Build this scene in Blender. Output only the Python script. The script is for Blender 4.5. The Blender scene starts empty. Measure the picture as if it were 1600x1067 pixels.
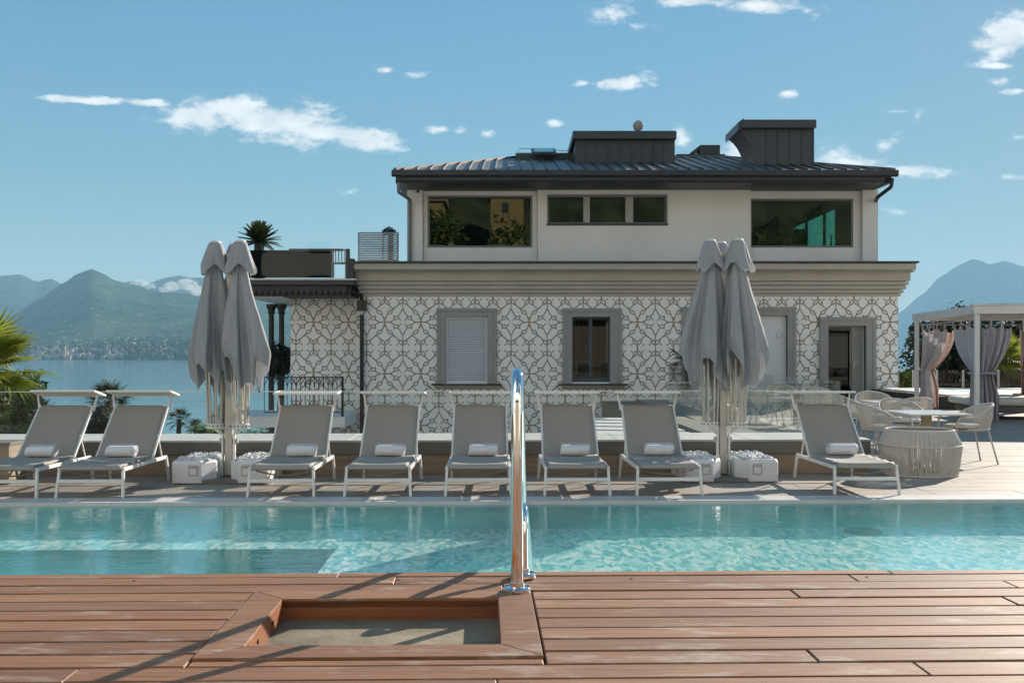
import bpy, bmesh, math, random
from mathutils import Vector, Matrix, noise as mn
random.seed(7)
PI = math.pi
SC = bpy.context.scene
COL = SC.collection

# ------------------------------------------------------------------ camera
F, HOR, EYE = 1700.0, 549.5, 1.37        # focal length in photo pixels, horizon row, eye height over the terrace
cam = bpy.data.cameras.new('camera'); cam.sensor_width = 36.0; cam.lens = 36.0 * F / 1600.0
cam.shift_y = (HOR - 533.5) / 1600.0; cam.clip_start = 0.1; cam.clip_end = 60000
camo = bpy.data.objects.new('camera', cam); COL.objects.link(camo)
camo.location = (0, 0, EYE); camo.rotation_euler = (PI / 2, 0, 0)
SC.camera = camo
def X(px, Y): return (px - 800.0) * Y / F
def Z(py, Y): return EYE + (HOR - py) * Y / F

# ------------------------------------------------------------------ light
SUN_EL, SUN_AZ = math.radians(22.5), math.radians(40.0)    # azimuth from +Y towards +X
sl = bpy.data.lights.new('sun', 'SUN'); sl.energy = 2.1; sl.angle = math.radians(0.53); sl.color = (1.0, 0.90, 0.77)
so = bpy.data.objects.new('sun', sl); COL.objects.link(so)
sd = Vector((math.sin(SUN_AZ) * math.cos(SUN_EL), math.cos(SUN_AZ) * math.cos(SUN_EL), math.sin(SUN_EL)))
so.rotation_euler = sd.to_track_quat('Z', 'Y').to_euler(); so.location = (20, 20, 40)
SC.view_settings.view_transform = 'Standard'; SC.view_settings.look = 'None'
SC.view_settings.gamma = 1.0; SC.view_settings.use_curve_mapping = False
SC.view_settings.exposure = 2.18
SC.cycles.use_denoising = True; SC.cycles.denoiser = 'OPENIMAGEDENOISE'
SC.cycles.max_bounces = 10; SC.cycles.transparent_max_bounces = 24; SC.cycles.volume_bounces = 1
SC.cycles.diffuse_bounces = 4; SC.cycles.glossy_bounces = 4; SC.cycles.sample_clamp_indirect = 6.0
SC.cycles.caustics_reflective = False; SC.cycles.caustics_refractive = False

# ------------------------------------------------------------------ sky
W = bpy.data.worlds.new('World'); SC.world = W; W.use_nodes = True
def build_world():
    nt = W.node_tree; nt.nodes.clear(); N = nt.nodes; L = nt.links
    out = N.new('ShaderNodeOutputWorld'); bg = N.new('ShaderNodeBackground'); bg.inputs['Strength'].default_value = 0.15
    sky = N.new('ShaderNodeTexSky'); sky.sky_type = 'NISHITA'; sky.sun_disc = False
    sky.sun_elevation = SUN_EL; sky.sun_rotation = SUN_AZ
    sky.air_density = 1.0; sky.dust_density = 0.15; sky.ozone_density = 2.2; sky.altitude = 200
    hs = N.new('ShaderNodeHueSaturation'); hs.inputs['Hue'].default_value = 0.482
    hs.inputs['Saturation'].default_value = 1.22; hs.inputs['Value'].default_value = .39
    # soft shoulder over the whole sky, as the camera recorded it
    bw = N.new('ShaderNodeRGBToBW'); L.new(sky.outputs[0], bw.inputs[0])
    k1 = N.new('ShaderNodeMath'); k1.operation = 'MULTIPLY_ADD'; k1.inputs[1].default_value = .5; k1.inputs[2].default_value = 1.0; L.new(bw.outputs[0], k1.inputs[0])
    k3 = N.new('ShaderNodeMath'); k3.operation = 'DIVIDE'; k3.inputs[0].default_value = 1.0; L.new(k1.outputs[0], k3.inputs[1])
    k2 = N.new('ShaderNodeVectorMath'); k2.operation = 'SCALE'; L.new(sky.outputs[0], k2.inputs[0]); L.new(k3.outputs[0], k2.inputs['Scale'])
    L.new(k2.outputs[0], hs.inputs['Color'])
    tc = N.new('ShaderNodeTexCoord'); sp = N.new('ShaderNodeSeparateXYZ'); L.new(tc.outputs['Generated'], sp.inputs[0])
    def math_(op, a, b=None, c=None, clamp=False):
        m = N.new('ShaderNodeMath'); m.operation = op; m.use_clamp = clamp
        for i, v in enumerate((a, b, c)):
            if v is None: continue
            if isinstance(v, (int, float)): m.inputs[i].default_value = v
            else: L.new(v, m.inputs[i])
        return m.outputs[0]
    ay = math_('MAXIMUM', math_('ABSOLUTE', sp.outputs[1]), 0.08)
    u = math_('DIVIDE', sp.outputs[0], ay); v = math_('DIVIDE', sp.outputs[2], ay)
    cb = N.new('ShaderNodeCombineXYZ'); L.new(u, cb.inputs[0]); L.new(v, cb.inputs[1]); L.new(math_('SIGN', sp.outputs[1]), cb.inputs[2])
    nz = N.new('ShaderNodeTexNoise'); nz.inputs['Scale'].default_value = 1.0; nz.inputs['Detail'].default_value = 9; nz.inputs['Roughness'].default_value = 0.68
    mp = N.new('ShaderNodeMapping'); mp.inputs['Scale'].default_value = (30, 56, 3); L.new(cb.outputs[0], mp.inputs[0]); L.new(mp.outputs[0], nz.inputs['Vector'])
    # the clouds that stand over the lake: centre (photo px), half sizes, tilt, thickness
    clouds = [(300,182,70,27,.1,1),(430,190,130,36,.14,1.05),(545,212,95,23,.16,1),(375,168,75,20,0,1),(215,160,75,8,.06,1.0),(165,158,50,7,.05,1.0),(110,156,68,7,.10,1.0),
      (603,110,20,6,0,.85),(650,118,24,7,.1,.7),(685,203,30,8,0,.7),(718,206,22,8,-.1,.8),(762,210,15,7,-.1,.8),(545,300,24,7,0,.5),
      (910,131,20,6,0,.8),(985,129,52,18,-.15,.9),(865,193,20,7,0,.7),(960,18,55,28,0,.6),(990,42,34,16,.2,.55),(1075,2,60,10,.03,1),(1190,12,82,16,.06,1),(1262,18,22,12,0,.7),
      (1231,147,25,9,-.1,.9),(1250,73,28,5,0,.55),(1580,52,72,30,-.25,1.05),(1562,82,45,18,-.4,.95),(1556,103,36,7,0,.9),(1560,128,22,9,0,.8),(1590,142,36,7,-.1,.9),
      (1385,228,50,15,-.4,.5),(1415,268,95,11,.02,1),(1320,256,80,18,.12,.85),(1300,240,40,20,-.2,.8),(1155,238,46,20,0,.85),(1435,180,16,22,.2,.45),(1395,175,30,6,0,.45),
      (1320,298,28,6,0,.6),(1068,220,22,22,0,.6),(1395,330,30,7,0,.55),(1580,277,32,6,0,.7),(1590,215,28,6,0,.6),(700,176,14,4,0,.4),(1200,95,40,7,.1,.35)]
    mx = None
    for (px, py, a, b, r, w) in clouds:
        m = N.new('ShaderNodeMapping'); m.vector_type = 'TEXTURE'
        m.inputs['Location'].default_value = ((px - 800) / F, (HOR - py) / F, 1.0)
        m.inputs['Rotation'].default_value = (0, 0, -r); m.inputs['Scale'].default_value = (a * 1.45 / F, b * 1.5 / F, 1.0)
        L.new(cb.outputs[0], m.inputs[0])
        ln = N.new('ShaderNodeVectorMath'); ln.operation = 'LENGTH'; L.new(m.outputs[0], ln.inputs[0])
        d = math_('MULTIPLY_ADD', ln.outputs['Value'], -w, w)
        mx = d if mx is None else math_('MAXIMUM', mx, d)
    behind = math_('LESS_THAN', sp.outputs[1], -0.05)
    bn = N.new('ShaderNodeTexNoise'); bn.inputs['Scale'].default_value = 3.2; bn.inputs['Detail'].default_value = 2
    L.new(tc.outputs['Generated'], bn.inputs['Vector'])
    gen = math_('SUBTRACT', math_('MULTIPLY', math_('MULTIPLY_ADD', bn.outputs['Fac'], 4.0, -2.1), behind), 0.0)
    mx = math_('MAXIMUM', mx, gen)
    field = math_('MULTIPLY_ADD', math_('SUBTRACT', nz.outputs['Fac'], 0.5), 2.1, mx)
    mr = N.new('ShaderNodeMapRange'); mr.interpolation_type = 'SMOOTHSTEP'
    mr.inputs['From Min'].default_value = 0.27; mr.inputs['From Max'].default_value = 0.80
    L.new(field, mr.inputs['Value'])
    gate = math_('GREATER_THAN', mx, 0.0)
    up = math_('GREATER_THAN', sp.outputs[2], 0.0)
    fac = math_('MULTIPLY', math_('MULTIPLY', mr.outputs[0], gate), math_('MULTIPLY', up, 0.92))
    n2 = N.new('ShaderNodeTexNoise'); n2.inputs['Scale'].default_value = 1.0; n2.inputs['Detail'].default_value = 5
    mp2 = N.new('ShaderNodeMapping'); mp2.inputs['Scale'].default_value = (30, 50, 1); mp2.inputs['Location'].default_value = (0, 0.4, 0)
    L.new(cb.outputs[0], mp2.inputs[0]); L.new(mp2.outputs[0], n2.inputs['Vector'])
    cr = N.new('ShaderNodeValToRGB'); cr.color_ramp.elements[0].color = (1.08, 1.14, 1.19, 1); cr.color_ramp.elements[1].color = (1.62, 1.60, 1.57, 1)
    cr.color_ramp.elements[0].position = .3; cr.color_ramp.elements[1].position = .65
    L.new(n2.outputs['Fac'], cr.inputs[0])
    mix = N.new('ShaderNodeMixRGB'); L.new(fac, mix.inputs[0]); L.new(hs.outputs[0], mix.inputs[1]); L.new(cr.outputs[0], mix.inputs[2])
    L.new(mix.outputs[0], bg.inputs['Color']); L.new(bg.outputs[0], out.inputs['Surface'])
build_world()

# ------------------------------------------------------------------ helpers
def srgb(r, g, b):
    f = lambda c: (c / 255 / 12.92) if c <= 10 else ((c / 255 + .055) / 1.055) ** 2.4
    return (f(r), f(g), f(b))
MATS = {}
def mat(name, c1, c2=None, rough=.6, metal=0., scale=4., bump=0., bscale=None, detail=5., stretch=(1, 1, 1), coord='Object', spec=.5, trans=0., vary=0.):
    """Procedural principled material: two-colour noise, optional bump, per-object value variation, translucency."""
    m = bpy.data.materials.new(name); m.use_nodes = True; nt = m.node_tree; N = nt.nodes; L = nt.links
    p = N['Principled BSDF']; p.inputs['Roughness'].default_value = rough; p.inputs['Metallic'].default_value = metal
    p.inputs['Specular IOR Level'].default_value = spec
    tc = N.new('ShaderNodeTexCoord'); mp = N.new('ShaderNodeMapping'); mp.inputs['Scale'].default_value = stretch
    if coord == 'World':
        g = N.new('ShaderNodeNewGeometry'); L.new(g.outputs['Position'], mp.inputs[0])
    else: L.new(tc.outputs[coord], mp.inputs[0])
    c2 = c2 or tuple(x * .82 for x in c1)
    nz = N.new('ShaderNodeTexNoise'); nz.inputs['Scale'].default_value = scale; nz.inputs['Detail'].default_value = detail
    L.new(mp.outputs[0], nz.inputs['Vector'])
    cr = N.new('ShaderNodeValToRGB'); cr.color_ramp.elements[0].position = .32; cr.color_ramp.elements[1].position = .68
    cr.color_ramp.elements[0].color = (*c2, 1); cr.color_ramp.elements[1].color = (*c1, 1); L.new(nz.outputs['Fac'], cr.inputs[0])
    col = cr.outputs[0]
    if vary:
        oi = N.new('ShaderNodeObjectInfo'); mr = N.new('ShaderNodeMapRange'); mr.inputs['To Min'].default_value = 1 - vary; mr.inputs['To Max'].default_value = 1 + vary
        L.new(oi.outputs['Random'], mr.inputs['Value']); vm = N.new('ShaderNodeVectorMath'); vm.operation = 'SCALE'
        L.new(col, vm.inputs[0]); L.new(mr.outputs[0], vm.inputs['Scale']); col = vm.outputs[0]
    L.new(col, p.inputs['Base Color'])
    if bump:
        nb = N.new('ShaderNodeTexNoise'); nb.inputs['Scale'].default_value = bscale or scale * 6; nb.inputs['Detail'].default_value = 4
        L.new(mp.outputs[0], nb.inputs['Vector']); bp = N.new('ShaderNodeBump'); bp.inputs['Strength'].default_value = bump; bp.inputs['Distance'].default_value = .02
        L.new(nb.outputs['Fac'], bp.inputs['Height']); L.new(bp.outputs[0], p.inputs['Normal'])
    if trans:
        tr = N.new('ShaderNodeBsdfTranslucent'); L.new(col, tr.inputs['Color']); ms = N.new('ShaderNodeMixShader'); ms.inputs[0].default_value = trans
        L.new(p.outputs[0], ms.inputs[1]); L.new(tr.outputs[0], ms.inputs[2]); L.new(ms.outputs[0], N['Material Output'].inputs['Surface'])
    MATS[name] = m
    return m
def glass(name, tint, ior=1.45, rough=0., refl=1.):
    """Thin pane: Fresnel reflection over tinted see-through."""
    m = bpy.data.materials.new(name); m.use_nodes = True; nt = m.node_tree; N = nt.nodes; L = nt.links; N.clear()
    o = N.new('ShaderNodeOutputMaterial'); t = N.new('ShaderNodeBsdfTransparent'); t.inputs[0].default_value = (*tint, 1)
    g = N.new('ShaderNodeBsdfGlossy'); g.inputs['Roughness'].default_value = rough; g.inputs[0].default_value = (refl, refl, refl, 1)
    ge = N.new('ShaderNodeNewGeometry'); dt = N.new('ShaderNodeVectorMath'); dt.operation = 'DOT_PRODUCT'; L.new(ge.outputs['Normal'], dt.inputs[0]); L.new(ge.outputs['Incoming'], dt.inputs[1])
    ab = N.new('ShaderNodeMath'); ab.operation = 'ABSOLUTE'; L.new(dt.outputs['Value'], ab.inputs[0])
    om = N.new('ShaderNodeMath'); om.operation = 'SUBTRACT'; om.use_clamp = True; om.inputs[0].default_value = 1.0; L.new(ab.outputs[0], om.inputs[1])
    pw_ = N.new('ShaderNodeMath'); pw_.operation = 'POWER'; pw_.inputs[1].default_value = 5.0; L.new(om.outputs[0], pw_.inputs[0])
    f0 = ((ior - 1) / (ior + 1)) ** 2
    f = N.new('ShaderNodeMath'); f.operation = 'MULTIPLY_ADD'; f.inputs[1].default_value = .9 - f0; f.inputs[2].default_value = f0; L.new(pw_.outputs[0], f.inputs[0])
    mx = N.new('ShaderNodeMixShader')
    L.new(f.outputs[0], mx.inputs[0]); L.new(t.outputs[0], mx.inputs[1]); L.new(g.outputs[0], mx.inputs[2]); L.new(mx.outputs[0], o.inputs[0])
    MATS[name] = m
    return m

class MB:
    def __init__(s): s.v = []; s.f = []
    def add(s, vs, fs):
        o = len(s.v); s.v += [tuple(p) for p in vs]; s.f += [tuple(i + o for i in f) for f in fs]; return s
    def box(s, x0, x1, y0, y1, z0, z1):
        vs = [(x0,y0,z0),(x1,y0,z0),(x1,y1,z0),(x0,y1,z0),(x0,y0,z1),(x1,y0,z1),(x1,y1,z1),(x0,y1,z1)]
        return s.add(vs, [(0,3,2,1),(4,5,6,7),(0,1,5,4),(1,2,6,5),(2,3,7,6),(3,0,4,7)])
    def cbox(s, x0, x1, y0, y1, z0, z1, c=.004):
        """box with its top edges chamfered"""
        vs = [(x0,y0,z0),(x1,y0,z0),(x1,y1,z0),(x0,y1,z0),(x0,y0,z1-c),(x1,y0,z1-c),(x1,y1,z1-c),(x0,y1,z1-c),
              (x0+c,y0+c,z1),(x1-c,y0+c,z1),(x1-c,y1-c,z1),(x0+c,y1-c,z1)]
        return s.add(vs, [(0,3,2,1),(0,1,5,4),(1,2,6,5),(2,3,7,6),(3,0,4,7),(4,5,9,8),(5,6,10,9),(6,7,11,10),(7,4,8,11),(8,9,10,11)])
    def bar(s, a, b, w, h=None, up=(0, 0, 1)):
        """square bar from a to b"""
        h = h or w; a = Vector(a); b = Vector(b); d = (b - a).normalized(); u = Vector(up)
        if abs(d.dot(u)) > .98: u = Vector((0, 1, 0))
        r = d.cross(u).normalized(); u = r.cross(d)
        vs = []
        for p in (a, b):
            for (i, j) in ((-1,-1),(1,-1),(1,1),(-1,1)): vs.append(p + r * (i * w / 2) + u * (j * h / 2))
        return s.add(vs, [(3,2,1,0),(4,5,6,7),(0,1,5,4),(1,2,6,5),(2,3,7,6),(3,0,4,7)])
    def tube(s, pts, r, n=8, cap=True, taper=None):
        P = [Vector(p) for p in pts]; k = len(P); vs = []; fs = []
        ref = Vector((0, 0, 1))
        d0 = (P[1] - P[0]).normalized()
        if abs(d0.dot(ref)) > .95: ref = Vector((1, 0, 0))
        nrm = (ref - d0 * ref.dot(d0)).normalized()
        for i in range(k):
            d = (P[min(i+1, k-1)] - P[max(i-1, 0)]).normalized()
            nrm = (nrm - d * nrm.dot(d)).normalized(); bi = d.cross(nrm)
            rr = r if taper is None else r + (taper - r) * i / (k - 1)
            for j in range(n):
                a = 2 * PI * j / n; vs.append(P[i] + (nrm * math.cos(a) + bi * math.sin(a)) * rr)
        for i in range(k - 1):
            for j in range(n):
                fs.append((i*n+j, i*n+(j+1) % n, (i+1)*n+(j+1) % n, (i+1)*n+j))
        if cap: fs.append(tuple(range(n-1, -1, -1))); fs.append(tuple((k-1)*n+j for j in range(n)))
        return s.add(vs, fs)
    def lathe(s, prof, n=32, c=(0, 0, 0), cap=True):
        vs = []; fs = []; k = len(prof)
        for (r, z) in prof:
            for j in range(n):
                a = 2 * PI * j / n; vs.append((c[0] + r * math.cos(a), c[1] + r * math.sin(a), c[2] + z))
        for i in range(k - 1):
            for j in range(n): fs.append((i*n+j, i*n+(j+1) % n, (i+1)*n+(j+1) % n, (i+1)*n+j))
        if cap: fs.append(tuple(range(n-1, -1, -1))); fs.append(tuple((k-1)*n+j for j in range(n)))
        return s.add(vs, fs)
    def prism(s, poly, a0, a1, axis='x'):
        """extrude a closed 2-D outline along an axis"""
        n = len(poly); vs = []
        for a in (a0, a1):
            for (p, q) in poly:
                vs.append((a, p, q) if axis == 'x' else (p, a, q) if axis == 'y' else (p, q, a))
        fs = [(i, (i+1) % n, n + (i+1) % n, n + i) for i in range(n)] + [tuple(range(n-1, -1, -1)), tuple(range(n, 2*n))]
        return s.add(vs, fs)
    def grid(s, fn, nu, nv, wrap=False):
        vs = [fn(i / nu, j / nv) for j in range(nv + 1) for i in range(nu if wrap else nu + 1)]
        w = nu if wrap else nu + 1
        fs = [(j*w+i, j*w+(i+1) % w, (j+1)*w+(i+1) % w, (j+1)*w+i) for j in range(nv) for i in range(nu)]
        return s.add(vs, fs)
    def build(s, name, m, parent=None, smooth=False, solid=0., bevel=0., auto=None):
        me = bpy.data.meshes.new(name); me.from_pydata(s.v, [], s.f)
        bm = bmesh.new(); bm.from_mesh(me); bmesh.ops.recalc_face_normals(bm, faces=bm.faces); bm.to_mesh(me); bm.free()
        me.materials.append(MATS[m] if isinstance(m, str) else m)
        if smooth:
            for p in me.polygons: p.use_smooth = True
            if auto:
                me.set_sharp_from_angle(angle=math.radians(auto))
        o = bpy.data.objects.new(name, me); COL.objects.link(o)
        if parent: o.parent = parent
        if solid: md = o.modifiers.new('thick', 'SOLIDIFY'); md.thickness = solid; md.offset = 0
        if bevel: md = o.modifiers.new('edge', 'BEVEL'); md.width = bevel; md.segments = 2; md.limit_method = 'ANGLE'
        return o
def tag(o, label=None, cat=None, group=None, kind=None):
    for k, v in (('label', label), ('category', cat), ('group', group), ('kind', kind)):
        if v: o[k] = v
    return o
def empty(name, loc=(0, 0, 0), rz=0., label=None, cat=None, group=None, kind=None):
    o = bpy.data.objects.new(name, None); COL.objects.link(o); o.location = loc; o.rotation_euler = (0, 0, rz); o.empty_display_size = .2
    return tag(o, label, cat, group, kind)
def copy_tree(o, parent=None):
    c = o.copy(); COL.objects.link(c); c.parent = parent
    for ch in list(o.children): copy_tree(ch, c)
    return c
def one(name, mb, m, label, cat, group=None, **k):
    return tag(mb.build(name, m, **k), label, cat, group)

# ------------------------------------------------------------------ materials
mat('white_metal', (.74,.73,.70), (.68,.67,.65), rough=.38, scale=3)
mat('grey_metal', (.42,.41,.38), (.38,.37,.35), rough=.4, scale=3)
mat('mast_metal', (.50,.48,.43), (.44,.42,.38), rough=.38, metal=.3, scale=3)
mat('dark_metal', (.036,.04,.045), (.03,.033,.037), rough=.45, scale=2)
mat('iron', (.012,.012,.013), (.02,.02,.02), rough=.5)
mat('roof_metal', (.235,.22,.205), (.185,.172,.16), rough=.5, metal=.15, scale=1.3, stretch=(1, .3, 1))
mat('zinc_clad', (.075,.083,.09), (.06,.068,.075), rough=.42, metal=.35, scale=1.6, stretch=(1, 1, .3))
mat('plaster', (.86,.84,.80), (.77,.755,.715), rough=.85, scale=.8, stretch=(1, 1, .35), bump=.06, bscale=30, detail=8)
mat('cornice_stone', (.50,.465,.395), (.44,.41,.35), rough=.8, scale=1.2, bump=.08, bscale=25, detail=8)
mat('frame_stone', (.34,.335,.31), (.30,.295,.275), rough=.75, scale=2, bump=.05, bscale=30)
mat('sill_dark', (.05,.048,.042), (.035,.034,.03), rough=.6)
mat('mosaic_ground', (.90,.885,.85), (.82,.81,.78), rough=.5, scale=42, detail=2, bump=.15, bscale=60)
mat('mosaic_dark', (.12,.090,.060), (.24,.18,.12), rough=.5, scale=38, detail=1)
mat('mosaic_brown', (.46,.35,.23), (.31,.23,.14), rough=.5, scale=34, detail=1)
mat('mosaic_pale', (.72,.71,.66), (.6,.58,.5), rough=.5, scale=30, detail=1)
mat('fascia_grey', (.17,.165,.15), (.14,.135,.122), rough=.7, scale=1.5, bump=.05)
mat('travertine', (.34,.27,.20), (.24,.19,.14), rough=.75, scale=2.2, stretch=(.5, 1, 9), bump=.1, detail=8)
mat('coping', (.56,.54,.50), (.50,.48,.45), rough=.55, scale=3, bump=.03)
mat('pool_coping', (.62,.60,.57), (.52,.50,.48), rough=.45, scale=5, bump=.04)
mat('sling', (.46,.425,.38), (.41,.38,.34), rough=.75, scale=160, detail=1, trans=.34)
mat('seat_sling', (.40,.37,.33), (.36,.33,.295), rough=.75, scale=160, detail=1, trans=.12)
mat('canopy_fabric', (.62,.56,.50), (.56,.51,.45), rough=.7, trans=.25)
mat('towel', (.86,.86,.88), (.76,.77,.80), rough=.95, scale=90, bump=.6, bscale=220, detail=3)
mat('parasol_cloth', (.41,.41,.43), (.35,.35,.37), rough=.8, scale=1.2, stretch=(9, 9, 1), bump=.9, bscale=2.2, trans=.2)
mat('base_plastic', (.74,.74,.74), (.66,.66,.67), rough=.45, scale=4, bump=.04)
mat('ballast', (.78,.78,.77), (.45,.46,.48), rough=.6, scale=28, bump=1., bscale=30)
mat('rope', (.60,.56,.51), (.50,.465,.42), rough=.8, scale=60)
mat('rope_dark', (.42,.39,.35), (.34,.31,.28), rough=.8, scale=60)
mat('cushion', (.62,.60,.56), (.55,.53,.5), rough=.9, scale=12, bump=.1)
mat('cushion_grey', (.15,.14,.125), (.12,.112,.1), rough=.9, scale=12, bump=.1)
mat('table_top', (.58,.58,.57), (.52,.52,.52), rough=.3, scale=5)
mat('table_leg', (.36,.30,.21), (.30,.25,.17), rough=.5)
mat('curtain', (.52,.49,.51), (.45,.43,.45), rough=.85, scale=8, trans=.18)
mat('curtain_rose', (.52,.40,.35), (.45,.34,.30), rough=.85, scale=8, trans=.3)
mat('palm_leaf', (.33,.36,.055), (.17,.22,.035), rough=.45, scale=2.5, trans=.55)
mat('palm_dark', (.06,.085,.028), (.026,.042,.014), rough=.5, scale=2, trans=.2)
mat('leaf', (.20,.25,.06), (.08,.13,.03), rough=.45, scale=2.2, detail=3, trans=.55)
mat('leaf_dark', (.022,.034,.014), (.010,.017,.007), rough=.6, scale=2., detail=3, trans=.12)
mat('bark', (.11,.085,.06), (.06,.045,.03), rough=.95, scale=9, bump=.6)
mat('forest', (.075,.088,.036), (.018,.026,.012), rough=.95, scale=.25, detail=6)
mat('ground', (.06,.075,.035), (.04,.04,.025), rough=.95, scale=.2)
mat('court_stone', (.66,.62,.56), (.58,.54,.48), rough=.85, scale=.8, bump=.1)
mat('gold_panel', (.60,.36,.08), (.50,.29,.06), rough=.45, metal=.2, scale=1.5)
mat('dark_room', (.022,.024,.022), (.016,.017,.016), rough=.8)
mat('bottle', (.03,.05,.035), (.06,.05,.03), rough=.2)
mat('shutter', (.66,.69,.72), (.60,.63,.66), rough=.5)
mat('window_frame', (.17,.19,.20), (.15,.165,.175), rough=.4)
mat('blue_frame', (.045,.075,.095), (.035,.06,.08), rough=.4)
mat('white_panel', (.68,.70,.71), (.64,.66,.67), rough=.5)
mat('sheer', (.30,.34,.36), (.20,.24,.26), rough=.9, trans=.3, scale=2, stretch=(14, 1, .3))
mat('screen_dark', (.012,.016,.016), (.006,.008,.008), rough=.9, scale=.8, spec=.05)
mat('louvre', (.34,.36,.37), (.3,.32,.33), rough=.5)
mat('cream', (.83,.81,.76), (.79,.77,.72), rough=.85)
mat('town_wall', (.50,.38,.30), (.34,.24,.19), rough=.9, scale=.06, detail=1)
mat('hill_house', (.45,.42,.37), (.33,.29,.25), rough=.9, scale=.02, detail=1)
mat('basin_stone', (.31,.25,.165), (.12,.096,.062), rough=.75, scale=3.2, bump=.25, detail=8)
mat('basin_wood', (.30,.105,.036), (.19,.062,.022), rough=.55, scale=3, stretch=(.4, .4, 5), bump=.15)
mat('slab_white', (.66,.66,.64), (.6,.6,.58), rough=.5)
mat('pool_wall', (.10,.44,.45), (.07,.36,.38), rough=.4, scale=6, stretch=(1, 1, 4), detail=2)
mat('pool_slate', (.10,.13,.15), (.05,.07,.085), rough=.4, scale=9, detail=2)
mat('dish', (.45,.43,.40), rough=.5)
glass('pane_clear', (.965,.985,.978), 1.25)
glass('pane_window', (.62,.70,.65), 1.72)
glass('pane_green', (.50,.86,.76), 1.5)
glass('pane_smoke', (.33,.38,.37), 1.5)
glass('pane_dark', (.14,.15,.13), 1.35)
mat('pane_rim', (.62,.72,.68), (.55,.66,.62), rough=.2)
glass('pane_edge', (.10,.30,.22), 1.5)
def chrome():
    m = mat('chrome', (.80,.80,.80), (.77,.77,.77), rough=.045, metal=1.); return m
chrome()
def wood():
    m = bpy.data.materials.new('deck_wood'); m.use_nodes = True; nt = m.node_tree; N = nt.nodes; L = nt.links
    p = N['Principled BSDF']; g = N.new('ShaderNodeNewGeometry'); oi = N.new('ShaderNodeObjectInfo')
    off = N.new('ShaderNodeVectorMath'); off.operation = 'SCALE'; off.inputs[0].default_value = (37.0, 3.0, 11.0); L.new(oi.outputs['Random'], off.inputs['Scale'])
    ad = N.new('ShaderNodeVectorMath'); L.new(g.outputs['Position'], ad.inputs[0]); L.new(off.outputs[0], ad.inputs[1])
    mp = N.new('ShaderNodeMapping'); mp.inputs['Scale'].default_value = (1.1, 26, 26); L.new(ad.outputs[0], mp.inputs[0])
    gr = N.new('ShaderNodeTexNoise'); gr.inputs['Scale'].default_value = 2.4; gr.inputs['Detail'].default_value = 8; gr.inputs['Roughness'].default_value = .65; gr.inputs['Distortion'].default_value = .6
    L.new(mp.outputs[0], gr.inputs['Vector'])
    cr = N.new('ShaderNodeValToRGB'); e = cr.color_ramp.elements
    e[0].position = .25; e[0].color = (.150, .068, .031, 1); e[1].position = .78; e[1].color = (.375, .215, .112, 1)
    L.new(gr.outputs['Fac'], cr.inputs[0])
    # per-plank tone
    hv = N.new('ShaderNodeHueSaturation'); mr = N.new('ShaderNodeMapRange'); mr.inputs['To Min'].default_value = .80; mr.inputs['To Max'].default_value = 1.18
    L.new(oi.outputs['Random'], mr.inputs['Value']); L.new(mr.outputs[0], hv.inputs['Value']); L.new(cr.outputs[0], hv.inputs['Color'])
    # broad reddish / grey fading
    bn = N.new('ShaderNodeTexNoise'); bn.inputs['Scale'].default_value = 1.1; bn.inputs['Detail'].default_value = 5; L.new(ad.outputs[0], bn.inputs['Vector'])
    bm_ = N.new('ShaderNodeMixRGB'); bm_.blend_type = 'MULTIPLY'; bm_.inputs[2].default_value = (.86, .62, .50, 1); L.new(bn.outputs['Fac'], bm_.inputs[0]); L.new(hv.outputs[0], bm_.inputs[1])
    # pale mineral bloom left by dried water
    wn = N.new('ShaderNodeTexNoise'); wn.inputs['Scale'].default_value = 1.0; wn.inputs['Detail'].default_value = 9; wn.inputs['Roughness'].default_value = .7
    wm = N.new('ShaderNodeMapping'); wm.inputs['Scale'].default_value = (2.2, 6.5, 5); L.new(ad.outputs[0], wm.inputs[0]); L.new(wm.outputs[0], wn.inputs['Vector'])
    wr = N.new('ShaderNodeMapRange'); wr.inputs['From Min'].default_value = .55; wr.inputs['From Max'].default_value = .68; wr.inputs['To Max'].default_value = .58; L.new(wn.outputs['Fac'], wr.inputs['Value'])
    wx = N.new('ShaderNodeMixRGB'); wx.inputs[2].default_value = (.50, .44, .37, 1); L.new(wr.outputs[0], wx.inputs[0]); L.new(bm_.outputs[0], wx.inputs[1])
    L.new(wx.outputs[0], p.inputs['Base Color']); p.inputs['Roughness'].default_value = .62
    bp = N.new('ShaderNodeBump'); bp.inputs['Strength'].default_value = .5; bp.inputs['Distance'].default_value = .006; L.new(gr.outputs['Fac'], bp.inputs['Height']); L.new(bp.outputs[0], p.inputs['Normal'])
    MATS['deck_wood'] = m
wood()
def frame_wood():
    m = MATS['deck_wood'].copy(); m.name = 'frame_wood'; MATS['frame_wood'] = m
frame_wood()
def floor_stone():
    m = mat('terrace_stone', (.33,.29,.245), (.25,.217,.183), rough=.6, scale=1.4, stretch=(.5, 6, 1), coord='World', detail=8, bump=.05, vary=.09); return m
floor_stone()
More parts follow.
